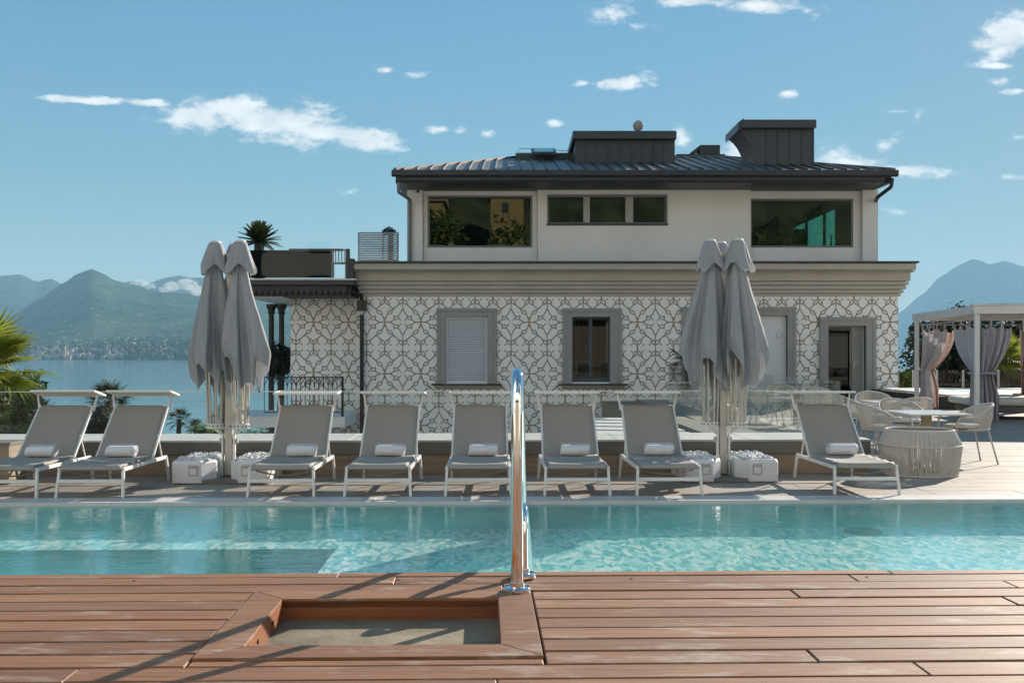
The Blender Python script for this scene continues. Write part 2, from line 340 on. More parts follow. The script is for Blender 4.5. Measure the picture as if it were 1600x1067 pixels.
def water_mat(name, body, bump_s, scale, ior=.95, rough=0.0):
    m = bpy.data.materials.new(name); m.use_nodes = True; nt = m.node_tree; N = nt.nodes; L = nt.links; N.clear()
    o = N.new('ShaderNodeOutputMaterial'); g = N.new('ShaderNodeNewGeometry')
    mp = N.new('ShaderNodeMapping'); mp.inputs['Scale'].default_value = scale; L.new(g.outputs['Position'], mp.inputs[0])
    n1 = N.new('ShaderNodeTexNoise'); n1.inputs['Scale'].default_value = 1; n1.inputs['Detail'].default_value = 3; n1.inputs['Distortion'].default_value = .4; L.new(mp.outputs[0], n1.inputs['Vector'])
    # calm and ruffled patches
    n2 = N.new('ShaderNodeTexNoise'); n2.inputs['Scale'].default_value = .12; n2.inputs['Detail'].default_value = 2; L.new(mp.outputs[0], n2.inputs['Vector'])
    mr = N.new('ShaderNodeMapRange'); mr.inputs['From Min'].default_value = .35; mr.inputs['From Max'].default_value = .65; mr.inputs['To Min'].default_value = .35; mr.inputs['To Max'].default_value = 1.0
    L.new(n2.outputs['Fac'], mr.inputs['Value']); ml = N.new('ShaderNodeMath'); ml.operation = 'MULTIPLY'; L.new(n1.outputs['Fac'], ml.inputs[0]); L.new(mr.outputs[0], ml.inputs[1])
    bp = N.new('ShaderNodeBump'); bp.inputs['Strength'].default_value = 1.; bp.inputs['Distance'].default_value = bump_s; L.new(ml.outputs[0], bp.inputs['Height'])
    # Schlick's Fresnel, the same from both sides of the surface
    dt = N.new('ShaderNodeVectorMath'); dt.operation = 'DOT_PRODUCT'; L.new(bp.outputs[0], dt.inputs[0]); L.new(g.outputs['Incoming'], dt.inputs[1])
    ab = N.new('ShaderNodeMath'); ab.operation = 'ABSOLUTE'; L.new(dt.outputs['Value'], ab.inputs[0])
    om = N.new('ShaderNodeMath'); om.operation = 'SUBTRACT'; om.use_clamp = True; om.inputs[0].default_value = 1.0; L.new(ab.outputs[0], om.inputs[1])
    pw_ = N.new('ShaderNodeMath'); pw_.operation = 'POWER'; pw_.inputs[1].default_value = 5.0; L.new(om.outputs[0], pw_.inputs[0])
    f = N.new('ShaderNodeMath'); f.operation = 'MULTIPLY_ADD'; f.inputs[1].default_value = ior; f.inputs[2].default_value = .02; L.new(pw_.outputs[0], f.inputs[0])
    gl = N.new('ShaderNodeBsdfGlossy'); gl.inputs['Roughness'].default_value = rough; L.new(bp.outputs[0], gl.inputs['Normal'])
    gl.inputs[0].default_value = (1, 1, 1, 1)
    if body is None:
        b = N.new('ShaderNodeBsdfTransparent')
        va = N.new('ShaderNodeVolumePrincipled'); va.inputs['Color'].default_value = (.10, .72, .76, 1); va.inputs['Absorption Color'].default_value = (.06, .9, .92, 1); va.inputs['Density'].default_value = .25; L.new(va.outputs[0], o.inputs['Volume'])
    else:
        b = N.new('ShaderNodeBsdfDiffuse'); b.inputs[0].default_value = (*body, 1)
    mx = N.new('ShaderNodeMixShader'); L.new(f.outputs[0], mx.inputs[0]); L.new(b.outputs[0], mx.inputs[1]); L.new(gl.outputs[0], mx.inputs[2]); L.new(mx.outputs[0], o.inputs['Surface'])
    MATS[name] = m
water_mat('pool_water', None, .0038, (7.5, 20.0, 1), ior=.88)
water_mat('lake_water', (.075, .25, .32), .42, (.09, .16, 1), rough=.1, ior=.9)
def pool_tiles():
    m = bpy.data.materials.new('pool_mosaic'); m.use_nodes = True; nt = m.node_tree; N = nt.nodes; L = nt.links
    p = N['Principled BSDF']; g = N.new('ShaderNodeNewGeometry')
    wn = N.new('ShaderNodeTexNoise'); wn.inputs['Scale'].default_value = 3.5; wn.inputs['Detail'].default_value = 2; L.new(g.outputs['Position'], wn.inputs['Vector'])
    mx = N.new('ShaderNodeVectorMath'); mx.operation = 'MULTIPLY_ADD'; mx.inputs[1].default_value = (.14, .14, .14); L.new(wn.outputs['Color'], mx.inputs[0]); L.new(g.outputs['Position'], mx.inputs[2])
    vo = N.new('ShaderNodeTexVoronoi'); vo.inputs['Scale'].default_value = 27; vo.distance = 'EUCLIDEAN'
    st = N.new('ShaderNodeVectorMath'); st.operation = 'MULTIPLY'; st.inputs[1].default_value = (1, .34, 1); L.new(mx.outputs[0], st.inputs[0]); L.new(st.outputs[0], vo.inputs['Vector'])
    sp = N.new('ShaderNodeSeparateColor'); L.new(vo.outputs['Color'], sp.inputs[0])
    cr = N.new('ShaderNodeValToRGB'); e = cr.color_ramp.elements; cr.color_ramp.interpolation = 'CONSTANT'
    e[0].position = 0; e[0].color = (.14, .40, .40, 1); e[1].position = .3; e[1].color = (.34, .60, .59, 1)
    for (q, c) in ((.55, (.56, .72, .68)), (.75, (.70, .79, .73)), (.9, (.85, .85, .76))):
        k = e.new(q); k.color = (*c, 1)
    L.new(sp.outputs[0], cr.inputs[0]); L.new(cr.outputs[0], p.inputs['Base Color']); p.inputs['Roughness'].default_value = .35
    MATS['pool_mosaic'] = m
pool_tiles()
def mountain_mat():
    m = bpy.data.materials.new('mountain_forest'); m.use_nodes = True; nt = m.node_tree; N = nt.nodes; L = nt.links
    p = N['Principled BSDF']; g = N.new('ShaderNodeNewGeometry'); p.inputs['Roughness'].default_value = 1; p.inputs['Specular IOR Level'].default_value = 0
    n = N.new('ShaderNodeTexNoise'); n.inputs['Scale'].default_value = .004; n.inputs['Detail'].default_value = 10; n.inputs['Roughness'].default_value = .7; L.new(g.outputs['Position'], n.inputs['Vector'])
    cr = N.new('ShaderNodeValToRGB'); e = cr.color_ramp.elements; e[0].position = .38; e[0].color = (.012, .03, .022, 1); e[1].position = .66; e[1].color = (.075, .105, .05, 1)
    L.new(n.outputs['Fac'], cr.inputs[0]); L.new(cr.outputs[0], p.inputs['Base Color'])
    n2 = N.new('ShaderNodeTexNoise'); n2.inputs['Scale'].default_value = .02; n2.inputs['Detail'].default_value = 6; L.new(g.outputs['Position'], n2.inputs['Vector'])
    bp = N.new('ShaderNodeBump'); bp.inputs['Strength'].default_value = .8; bp.inputs['Distance'].default_value = 40; L.new(n2.outputs['Fac'], bp.inputs['Height']); L.new(bp.outputs[0], p.inputs['Normal'])
    MATS['mountain_forest'] = m
mountain_mat()

# ------------------------------------------------------------------ far setting: lake, mountains, shore
LAKE = EYE - 30.0
o = MB().add([(-16000, 60, LAKE), (16000, 60, LAKE), (16000, 15900, LAKE), (-16000, 15900, LAKE)], [(0, 1, 2, 3)]).build('lake', 'lake_water'); tag(o, kind='structure')
def interp(pts, x):
    if x <= pts[0][0]: return pts[0][1]
    for (a, b), (c, d) in zip(pts, pts[1:]):
        if x <= c:
            t = (x - a) / (c - a); t = t * t * (3 - 2 * t) * .45 + t * .55; return b + (d - b) * t
    return pts[-1][1]
MOUNT = []
def mountain(pts, d0, d1, d2, rough, nu=150, nv=60, seed=0, power=1.15):
    x0, x1 = pts[0][0], pts[-1][0]
    def h(px, D):
        top = (HOR - interp(pts, px)) * d1 / F + 30.0
        t = (D - d0) / (d1 - d0) if D < d1 else 1 - (D - d1) / (d2 - d1)
        t = max(0., min(1., t))
        s = t ** power
        q = Vector(((px - 800) * D / F / 620 + seed, D / 620, seed * 1.7))
        n = mn.fractal(q, 1.0, 2.1, 5) * rough * math.sin(PI * min(1, t * .96 + .02)) 
        edge = min(1., (px - x0) / 60., (x1 - px) / 60.) if False else 1.
        return LAKE - 2 + max(0, (top * s + n * (.25 + .75 * t)) * edge)
    mb = MB()
    def fn(u, v):
        px = x0 + (x1 - x0) * u; D = d0 + (d2 - d0) * v
        return ((px - 800) * D / F, D, h(px, D))
    mb.grid(fn, nu, nv)
    o = mb.build('mountain', 'mountain_forest', smooth=True); tag(o, kind='structure')
    return h
hA = mountain([(-420,520),(-260,495),(-120,470),(-40,440),(0,429),(32,427),(58,438),(80,434),(100,443),(150,470),(220,500)], 8200, 11000, 13000, 60, seed=3, nv=40)
hM = mountain([(-500,540),(-60,520),(18,493),(62,466),(100,441),(122,427),(143,420),(158,426),(180,438),(212,446),(240,455),(300,459),(380,464),(470,474),(560,500),(640,530),(700,548)], 4600, 7600, 9500, 42, seed=1, nu=220, nv=90)
hB = mountain([(160,470),(200,437),(215,437),(232,440),(262,431),(280,428.5),(300,432),(330,431),(400,440),(500,452),(620,480),(760,530)], 9600, 11500, 13000, 55, seed=6, nv=40)
hS = mountain([(-560,548),(-200,540),(40,536),(120,531),(180,526),(300,522),(420,526),(560,535),(680,546),(760,549)], 3980, 4900, 6000, 9, seed=8, nu=200, nv=40, power=.7)
hR = mountain([(1290,548),(1350,530),(1384,505),(1405,487),(1440,457),(1470,428),(1500,411),(1520,402.5),(1533,405),(1545,411),(1570,405),(1600,414),(1660,400),(1740,420),(1900,380),(2100,430)], 11200, 13200, 15000, 130, seed=4, nu=170, nv=60)
# town and villas on the far shore: too small to tell apart
def house(mb, x, y, z, w, d, h, a):
    c, s = math.cos(a), math.sin(a); P = lambda p, q, r: (x + p * c - q * s, y + p * s + q * c, z + r)
    vs = [P(-w,-d,-8),P(w,-d,-8),P(w,d,-8),P(-w,d,-8),P(-w,-d,h),P(w,-d,h),P(w,d,h),P(-w,d,h),P(-w,0,h+w*.45),P(w,0,h+w*.45)]
    mb.add(vs, [(0,1,5,4),(1,2,6,5),(2,3,7,6),(3,0,4,7),(4,5,9,8),(6,7,8,9),(5,6,9),(7,4,8)])
mb = MB(); rnd = random.Random(5)
for i in range(330):
    px = rnd.triangular(20, 330, 110); D = rnd.uniform(3990, 4400)
    if px > 205 and rnd.random() < .6: continue
    house(mb, (px-800)*D/F, D, hS(px, D), rnd.uniform(4, 10), rnd.uniform(4, 7), rnd.uniform(5, 12), rnd.uniform(-.4, .4))
house(mb, (101-800)*4080/F, 4080, hS(101, 4080), 3, 3, 34, 0)
o = mb.build('lakeside_town', 'town_wall'); tag(o, 'terracotta lakeside town along the far shore', 'town', kind='stuff')
mb = MB()
for i in range(330):
    px = rnd.uniform(-60, 420); D = rnd.triangular(4300, 6900, 4700)
    z = max(hS(px, D), hM(px, D))
    if rnd.random() < (D - 4300) / 3200: continue
    house(mb, (px-800)*D/F, D, z, rnd.uniform(2.5, 6), rnd.uniform(2, 4), rnd.uniform(2, 5), rnd.uniform(-.4, .4))
o = mb.build('hillside_villas', 'hill_house'); tag(o, 'pale villas scattered over the far wooded slope', 'villas', kind='stuff')
def blobs(mb, x, y, z, r, seed, sub=1, squash=1.):
    bm = bmesh.new(); bmesh.ops.create_icosphere(bm, subdivisions=sub, radius=1.)
    o = len(mb.v)
    for v in bm.verts:
        n = 1 + .45 * mn.noise(v.co * 1.9 + Vector((seed, seed * .7, 0)))
        mb.v.append((x + v.co.x * r * n, y + v.co.y * r * n, z + v.co.z * r * n * squash))
    for f in bm.faces: mb.f.append(tuple(v.index + o for v in f.verts))
    bm.free()
mb = MB()
for i in range(420):
    px = rnd.triangular(-40, 460, 290); D = rnd.uniform(3985, 4350)
    if px < 190 and rnd.random() < .55: continue
    r = rnd.uniform(6, 14)
    blobs(mb, (px-800)*D/F, D, hS(px, D) + r * .6 + rnd.uniform(0, 8), r, i, 1, 1.25)
o = mb.build('shore_woods', 'forest'); tag(o, 'dark wood along the far lake shore', 'woods', kind='stuff')
# low cloud caught on the mountain shoulder
def vol(name, color, density, aniso=0.):
    m = bpy.data.materials.new(name); m.use_nodes = True; N = m.node_tree.nodes; L = m.node_tree.links; N.clear()
    o = N.new('ShaderNodeOutputMaterial'); v = N.new('ShaderNodeVolumePrincipled'); v.inputs['Color'].default_value = (*color, 1)
    v.inputs['Density'].default_value = density; v.inputs['Anisotropy'].default_value = aniso; L.new(v.outputs[0], o.inputs['Volume']); MATS[name] = m
vol('cloud_vapour', (.98, .98, .98), .014, .0)
vol('air', (.48, .79, 1.0), 5.2e-5, .0)
mb = MB(); D = 6500
for (px, py, w) in ((210,440,16),(222,442,22),(236,448,16),(258,452,24),(272,447,32),(288,446,34),(303,453,28),(320,456,26),(340,458,26),(365,459,24)):
    r = w * .5 * D / F
    for k in range(4):
        blobs(mb, (px-800)*D/F + rnd.uniform(-.8, .8)*r, D + rnd.uniform(-60, 60), Z(py, D) + rnd.uniform(-.25, .25)*r, r * rnd.uniform(.45, .85), px + k, 2, .55)
o = mb.build('low_cloud', 'cloud_vapour', smooth=True); tag(o, 'white low cloud bank clinging to the mountain shoulder', 'cloud', kind='stuff')
o = MB().box(-16500, 16500, -420, 16500, LAKE - 4, 1300).build('haze', 'air'); tag(o, kind='stuff')
o.visible_shadow = True

# hotel grounds that fall to the lake, and the wooded hill behind the hotel
mb = MB()
mb.grid(lambda u, v: ((u - .5) * 500, -60 + 270 * v, -6.0 - (0 if -60 + 270*v < 60 else ((-60 + 270*v - 60) * .062 if -60 + 270*v < 150 else 5.6 + (-60 + 270*v - 150) * .45))), 10, 60)
o = mb.build('hotel_grounds', 'ground'); tag(o, kind='structure')
mb = MB()
def hillf(u, v):
    x = (u - .5) * 520; y = -42 - 150 * v
    q = Vector((x * .06, y * .06, 0)); q2 = Vector((x * .28, y * .28, 3))
    return (x, y, -6 + 74 * (v ** .85) * (1 + .25 * mn.noise(q * .5)) + 3.2 * mn.noise(q2) + 2.0 * abs(mn.noise(q2 * 2.3)))
mb.grid(hillf, 200, 90)
o = mb.build('wooded_hill', 'forest'); tag(o, kind='structure')
mat('ochre', (.42,.31,.13), (.27,.20,.08), rough=.85)
for (x0, x1, z1, lab) in ((-11.4, -8.4, 19.6, 'narrow ochre villa on the hill behind, mirrored in a window'), (-2.6, 1.4, 20.4, 'wide ochre villa on the hill behind, mirrored in a window')):
    v = empty('ochre_villa', ((x0 + x1) / 2, -66, 3), 0, lab, 'villa'); w = (x1 - x0) / 2
    MB().box(-w, w, -7, 0, 0, z1 - 3).build('wall', 'ochre', v)
    MB().prism([(.4, z1 - 3.01), (-3.5, z1 - 2.2), (-7.4, z1 - 3.01)], -w - .4, w + .4, 'x').build('roof', 'town_wall', v)
    MB().box(-w * .3, w * .1, .002, .03, z1 - 5.2, z1 - 4.0).build('window', 'blue_frame', v)

# trees on that hill, and a brown block added to darken the chrome: both only show as mirror images
mb = MB(); rr_ = random.Random(77)
for i in range(44):
    x = rr_.uniform(-24, 42); y = rr_.uniform(-64, -46); v_ = (-42 - y) / 150
    zz = -6 + 74 * v_ ** .85
    leaves0 = (x, y, zz + rr_.uniform(3, 7)); R_ = rr_.uniform(2.6, 4.6)
    for k in range(900):
        d = Vector((rr_.gauss(0, 1), rr_.gauss(0, 1), rr_.gauss(0, 1))).normalized(); q = R_ * (.6 + .4 * rr_.random()) * (1 + .4 * mn.noise(d * 2.2 + Vector((i, 0, 0))))
        p = Vector(leaves0) + Vector((d.x * q, d.y * q, d.z * q * 1.5)); t = Vector((rr_.uniform(-1, 1), rr_.uniform(-1, 1), rr_.uniform(-1, 1))).normalized(); b2 = t.cross(d).normalized() if t.cross(d).length > .01 else Vector((1, 0, 0))
        s_ = rr_.uniform(.2, .5); mb.add([p - t * s_, p + b2 * s_ * .6, p + t * s_, p - b2 * s_ * .6], [(0, 1, 2, 3)])
o = mb.build('hillside_trees', 'leaf'); tag(o, 'leafy trees on the hill behind, mirrored in the upper windows', 'trees', kind='stuff')
pb = empty('reflection_block', (0, -5.6, .3), 0, 'brown timber block added behind the photographer to darken the chrome reflections', 'backdrop')
for i in range(24): MB().box(-6 + i * .5 + .01, -5.5 + i * .5 - .01, -.06, 0, 0, 3.0).build('board', 'travertine', pb)
MB().box(-6, 6, -2.4, -.07, 0, 2.98).build('body', 'dark_room', pb)
MB().box(-6.4, 6.4, -2.8, .6, 3.0, 3.16).build('roof', 'zinc_clad', pb)

# the main hotel block behind the photographer: pale sunlit walls that the windows and the chrome mirror
mh = empty('main_hotel_block', (0, -9, -6), 0, 'long pale hotel wing behind the photographer, seen only mirrored', 'building'); mh.location = (0, 0, 0)
hb = MB(); hx = 34.; hol = []
for st in range(2):
    for i in range(17):
        hol.append((-32 + i * 3.9, -30.6 + i * 3.9, -.0 + st * 3.1 + .5, -.0 + st * 3.1 + 2.5))
def wall_holes0(mb, x0, x1, z0, z1, y, holes):
    xs = sorted({x0, x1, *[h[0] for h in holes], *[h[1] for h in holes]}); zs = sorted({z0, z1, *[h[2] for h in holes], *[h[3] for h in holes]})
    for a, b_ in zip(xs, xs[1:]):
        for c, d in zip(zs, zs[1:]):
            if any(h[0] <= (a+b_)/2 <= h[1] and h[2] <= (c+d)/2 <= h[3] for h in holes): continue
            mb.add([(a, y, c), (b_, y, c), (b_, y, d), (a, y, d)], [(0, 1, 2, 3)])
wall_holes0(hb, -hx, hx, -6, 8.0, -9., hol)
hb.box(-hx, hx, -21, -9.2, -6, 7.9)
hb.build('wall', 'cream', mh)
for h in hol: MB().box(h[0], h[1], -9.16, -9.1, h[2], h[3]).build('window', 'blue_frame', mh)
MB().box(-hx - .3, hx + .3, -21.3, -8.7, 8.0, 8.2).build('roof', 'zinc_clad', mh)
for (x0, x1, lab) in ((-46, -9.5, 'unseen tall white fill block added behind and left of the photographer'), (27, 60, 'unseen tall white fill block added behind and right of the photographer')):
    tw = empty('fill_block', (x0, -7, -6), 0, lab, 'building'); tw.location = (0, 0, 0)  # unseen block, added to bounce sunlight onto the shaded facade
    MB().box(x0, x1, -20, -7.0, -6, 25).build('wall', 'cream', tw)
    MB().box(x0 - .4, x1 + .4, -20.4, -6.5, 25, 25.4).build('roof', 'zinc_clad', tw)
    for st in range(7):
        for i in range(int((x1 - x0) / 4)):
            MB().box(x0 + 1.2 + i * 4, x0 + 2.5 + i * 4, -6.99, -6.95, 1 + st * 3.3, 2.9 + st * 3.3).build('window', 'blue_frame', tw)
bt = MB().box(-30, 30, -8.9, -1.7, -.5, .3).build('fill_terrace', 'terrace_stone'); tag(bt, kind='structure')  # pale floor added out of view to bounce sunlight forward

# ------------------------------------------------------------------ terrace, pool, deck
ROT = math.radians(1.5)                      # the pool terrace lies slightly askew to the house
TR = math.tan(ROT)
def loc2(x, y):                              # world -> terrace frame
    c, s = math.cos(ROT), math.sin(ROT); return (x * c + y * s, -x * s + y * c)
DZ = EYE - .95                               # height of the timber deck over the stone terrace
YE = 4.705                                   # edge of the timber deck
deck = empty('deck', (0, 0, 0), ROT, kind='structure')
FB = dict(x0=-.90, x1=.186, y0=3.38, y1=4.323, ix0=-.768, ix1=.055, iy0=3.52, iy1=4.183)
rnd = random.Random(11)
def plank(x0, x1, y0, y1):
    g = .0066
    dz = rnd.uniform(-.0015, .0015)
    MB().cbox(x0 + .0015, x1 - .0015, y0 + g, y1 - g, DZ - .03, DZ + dz, .004).build('plank', 'deck_wood', deck)
bounds = [YE] + [FB['y1'] + .145 * k for k in (2, 1, 0)] + [FB['y1'] - .145 * k for k in range(1, 42)]
def row(y0, y1, xa, xb, step):
    x = xa - rnd.uniform(0, step * .8)
    first = True
    while x < xb:
        l = rnd.uniform(step * .75, step * 1.3); x2 = min(x + l, xb)
        if xb - x2 < .5: x2 = xb
        if x2 > xa: plank(max(x, xa), x2, y0, y1)
        x = x2
for i in range(len(bounds) - 1):
    y1, y0 = bounds[i], bounds[i + 1]
    if y1 < -1.2: break
    step = 2.3 if y0 > 2.9 else 6.
    ext = 7.0
    if y0 < FB['y1'] - .01 and y1 > FB['y0']:
        row(y0, y1, -ext, FB['x0'] - .004, step); row(y0, y1, FB['x1'] + .006, ext, step)
        if y0 < FB['y0'] - .02: plank(FB['x0'], FB['x1'], y0, FB['y0'] - .004)
    else: row(y0, y1, -ext, ext, step)
mb = MB().box(-7, FB['x0'] - .01, -1.6, YE - .03, .1, DZ - .075).box(FB['x1'] + .012, 7, -1.6, YE - .03, .1, DZ - .075)
mb.box(FB['x0'] - .01, FB['x1'] + .012, -1.6, FB['y0'] - .006, .1, DZ - .075).box(FB['x0'] - .01, FB['x1'] + .012, FB['y1'] + .004, YE - .03, .1, DZ - .075)
mb.build('substructure', 'iron', deck)
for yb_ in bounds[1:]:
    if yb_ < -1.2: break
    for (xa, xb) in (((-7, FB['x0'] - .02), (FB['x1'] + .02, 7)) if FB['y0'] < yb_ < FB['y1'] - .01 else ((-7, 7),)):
        MB().box(xa, xb, yb_ - .0064, yb_ + .0064, DZ - .03, DZ - .007).build('gap_shade_strip', 'iron', deck)  # dark strips added between the boards to stand for shade and dirt in the gaps
for xx in (-2.6, -1.45, -.35, .62, 1.62, 2.75, 3.8):
    MB().lathe([(.006, 0), (.006, .0012), (.004, .0016)], 10, (xx, 4.545 + .01 * (int(xx * 10) % 3), DZ + .0008)).build('screw', 'iron', deck)
MB().box(-7, 7, YE - .027, YE - .003, -.25, DZ - .032).build('edge_board', 'deck_wood', deck)
# foot bath let into the deck
fb = empty('foot_bath', (0, 0, 0), ROT, 'shallow wooden foot bath sunk into the deck with pale worn frame', 'foot bath')
f = FB; zt = DZ + .006; zb = DZ - .075
def frame_piece(poly, name='frame_board'):
    MB().prism(poly, DZ - .03, zt, 'z').build(name, 'frame_wood', fb, bevel=.002)
e = .0015
frame_piece([(f['x0'], f['y0']), (f['x1'], f['y0']), (f['ix1'], f['iy0']), (f['ix0'], f['iy0'])])
frame_piece([(f['x0'], f['y1']), (f['x0'], f['y0'] + 2*e), (f['ix0'] - e, f['iy0'] + e), (f['ix0'] - e, f['iy1'] - e)])
frame_piece([(f['x1'], f['y0'] + 2*e), (f['x1'], f['y1']), (f['ix1'] + e, f['iy1'] - e), (f['ix1'] + e, f['iy0'] + e)])
frame_piece([(f['x0'] + 3*e, f['y1']), (f['ix0'], f['iy1']), (f['ix1'], f['iy1']), (f['x1'] - 3*e, f['y1'])])
for (a, b, c, d) in ((f['ix0']-.02, f['ix0'], f['iy0'], f['iy1']), (f['ix1'], f['ix1']+.02, f['iy0'], f['iy1']), (f['ix0']-.02, f['ix1']+.02, f['iy1'], f['iy1']+.02), (f['ix0']-.02, f['ix1']+.02, f['iy0']-.02, f['iy0'])):
    MB().box(a, b, c, d, zb - .02, DZ - .004).build('side_board', 'basin_wood', fb)
MB().box(f['ix0'] - .03, f['ix1'] + .03, f['iy0'] - .03, f['iy1'] + .03, zb - .05, zb).build('basin_floor', 'basin_stone', fb)
for yy in (3.72, 3.98):
    MB().lathe([(.008, 0), (.008, .004), (.004, .005)], 10, (0, 0, 0)).build('screw', 'iron', fb).matrix_local = Matrix.Translation((f['ix0'], yy, DZ - .035)) @ Matrix.Rotation(PI/2, 4, 'Y')

# pool
pool = empty('pool', (0, 0, 0), ROT, kind='structure')
PY0, PY1, PX = YE - .02, 9.98, 13.
zf, zp, xp, yp = -.255, -1.0, -1.22, 9.02
b = MB()
b.add([(xp, PY0, zf), (PX, PY0, zf), (PX, PY1, zf), (xp, PY1, zf)], [(0, 1, 2, 3)])
b.add([(-PX, yp, zf), (xp, yp, zf), (xp, PY1, zf), (-PX, PY1, zf)], [(0, 1, 2, 3)])
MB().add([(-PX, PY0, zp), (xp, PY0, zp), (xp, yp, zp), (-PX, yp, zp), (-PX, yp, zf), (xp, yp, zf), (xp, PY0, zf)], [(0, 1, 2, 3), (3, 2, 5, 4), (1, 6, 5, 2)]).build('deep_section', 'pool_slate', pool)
MB().add([(-PX, PY1, zf), (PX, PY1, zf), (PX, PY1, -.012), (-PX, PY1, -.012)], [(0, 1, 2, 3)]).build('far_wall', 'pool_wall', pool)
b.add([(-PX, PY0, zp), (PX, PY0, zp), (PX, PY0, -.012), (-PX, PY0, -.012)], [(0, 1, 2, 3)])
for sx in (-PX, PX): b.add([(sx, PY0, zp), (sx, PY1, zp), (sx, PY1, -.012), (sx, PY0, -.012)], [(0, 1, 2, 3)])
b.build('basin', 'pool_mosaic', pool)
MB().lathe([(.0, 0), (.17, 0), (.17, .012), (.15, .02), (.0, .02)], 24, (3.42, 9.72, zf + .002), cap=False).build('drain_grate', 'iron', pool)
k = 0
x = -PX
while x < PX:
    MB().cbox(x + .001, x + 1.199, PY1 - .02, PY1 + .30, -.03, .004, .004).build('coping_stone', 'pool_coping', pool); x += 1.2
pw = MB().box(-PX - .03, PX + .03, PY0 - .005, PY1 + .004, zp - .1, -.022).build('pool_water', 'pool_water'); pw.rotation_euler.z = ROT; tag(pw, kind='structure')

# stone terrace
ter = empty('terrace', (0, 0, 0), ROT, kind='structure')
PF = 12.2                                    # face of the parapet
XR = 4.35                                    # right end of the parapet (terrace frame)
rnd = random.Random(21)
def tiles(xa, xb, ya, yb, pitch, length):
    y = ya
    while y < yb - .01:
        y2 = min(y + pitch, yb); x = xa - rnd.uniform(0, length)
        while x < xb:
            x2 = min(x + length, xb)
            if x2 > xa + .05:
                MB().cbox(max(x, xa) + .002, x2 - .002, y + .002, y2 - .002, -.02, rnd.uniform(-.0012, .0012), .002).build('tile', 'terrace_stone', ter)
            x = x2
        y = y2
tiles(-8, XR, PY1 + .302, PF - .02, .32, 1.6)
tiles(XR, 9.5, PY1 + .302, 19.0, .32, 1.6)
MB().box(-14, XR, PY1 + .30, PF + .2, -.5, -.0045).box(XR, 18, PY1 + .30, 31.1, -.5, -.0045).build('slab', 'terrace_stone', ter)
par = empty('parapet', (0, 0, 0), ROT, 'low parapet with dark grey band over travertine behind the loungers', 'parapet')
x = -15.
while x < XR:
    x2 = min(x + 1.5, XR); MB().box(x + .002, x2 - .002, PF, PF + .2, .001, .22).build('block', 'travertine', par); x = x2
MB().box(-15, XR + .02, PF - .03, PF + .3, .224, .362).build('band', 'fascia_grey', par, bevel=.004)
x = -15.
while x < XR:
    x2 = min(x + 1.5, XR + .03); MB().cbox(x + .002, x2 - .002, PF - .034, PF + 1.0, .364, .384, .003).build('coping_slab', 'coping', par); x = x2
MB().box(-15, XR, PF + .305, PF + .98, -6, .36).build('core', 'travertine', par)
MB().box(XR - .98, XR - .01, PF + 1.0, 30.9, -6, -.03).build('return_wall', 'travertine', par)
MB().box(XR - .9, XR + .02, PF + 1.02, 20.5, -.025, .10).build('kerb', 'fascia_grey', par)
gl = empty('glass_balustrade', (0, 0, 0), ROT, 'clear frameless glass balustrade standing on the parapet', 'balustrade')
x = -15.; GY = PF + .62; GZ = .90
while x < XR - .3:
    x2 = min(x + 1.42, XR - .05)
    MB().box(x + .006, x2 - .006, GY, GY + .014, .386, GZ).build('pane', 'pane_clear', gl)
    MB().box(x + .006, x2 - .006, GY - .001, GY + .015, GZ, GZ + .007).build('pane_edge', 'pane_rim', gl); x = x2
MB().box(XR - .052, XR - .046, GY - .002, GY + .016, .386, GZ + .001).build('pane_edge', 'pane_edge', gl)
gr = empty('glass_balustrade', (0, 0, 0), ROT, 'glass balustrade beside the dining tables running back to the house', 'balustrade')
y = GY + .12
while y < 24:
    MB().box(XR - .08, XR - .066, y + .006, y + 1.5, .101 if y < 20 else .0, GZ + .12).build('pane', 'pane_clear', gr); y += 1.51
# sunken court with its slatted rooflight
ct = MB().box(-30, 3.3, 13.5, 31.4, -6.1, -5.9).build('court_floor', 'court_stone'); tag(ct, kind='structure')
sk = empty('slatted_rooflight', (0, 0, 0), ROT, 'flat rooflight of white boards and dark gaps beyond the glass', 'rooflight')
MB().box(1.35, 3.30, 14.6, 21.0, -.5, .02).build('base', 'sill_dark', sk)
for i in range(7):
    y = 14.75 + i * .9
    MB().prism([(1.4, y + .5), (3.25, y), (3.25, y + .62), (1.4, y + 1.0)], .03, .10, 'z').build('board', 'slab_white', sk)
# raised terrace with dark fascia near the pergola
rp = empty('raised_planter_terrace', (0, 0, 0), 0, 'raised dark-edged platform with white paving slabs by the house corner', 'platform')
MB().box(10.3, 17, 26.0, 31.2, -.02, .30).build('fascia', 'sill_dark', rp)
for i in range(4):
    for j in range(3):
        MB().box(10.45 + j * 1.5, 11.85 + j * 1.5, 26.12 + i * 1.26, 27.3 + i * 1.26, .30, .34).build('slab', 'slab_white', rp)

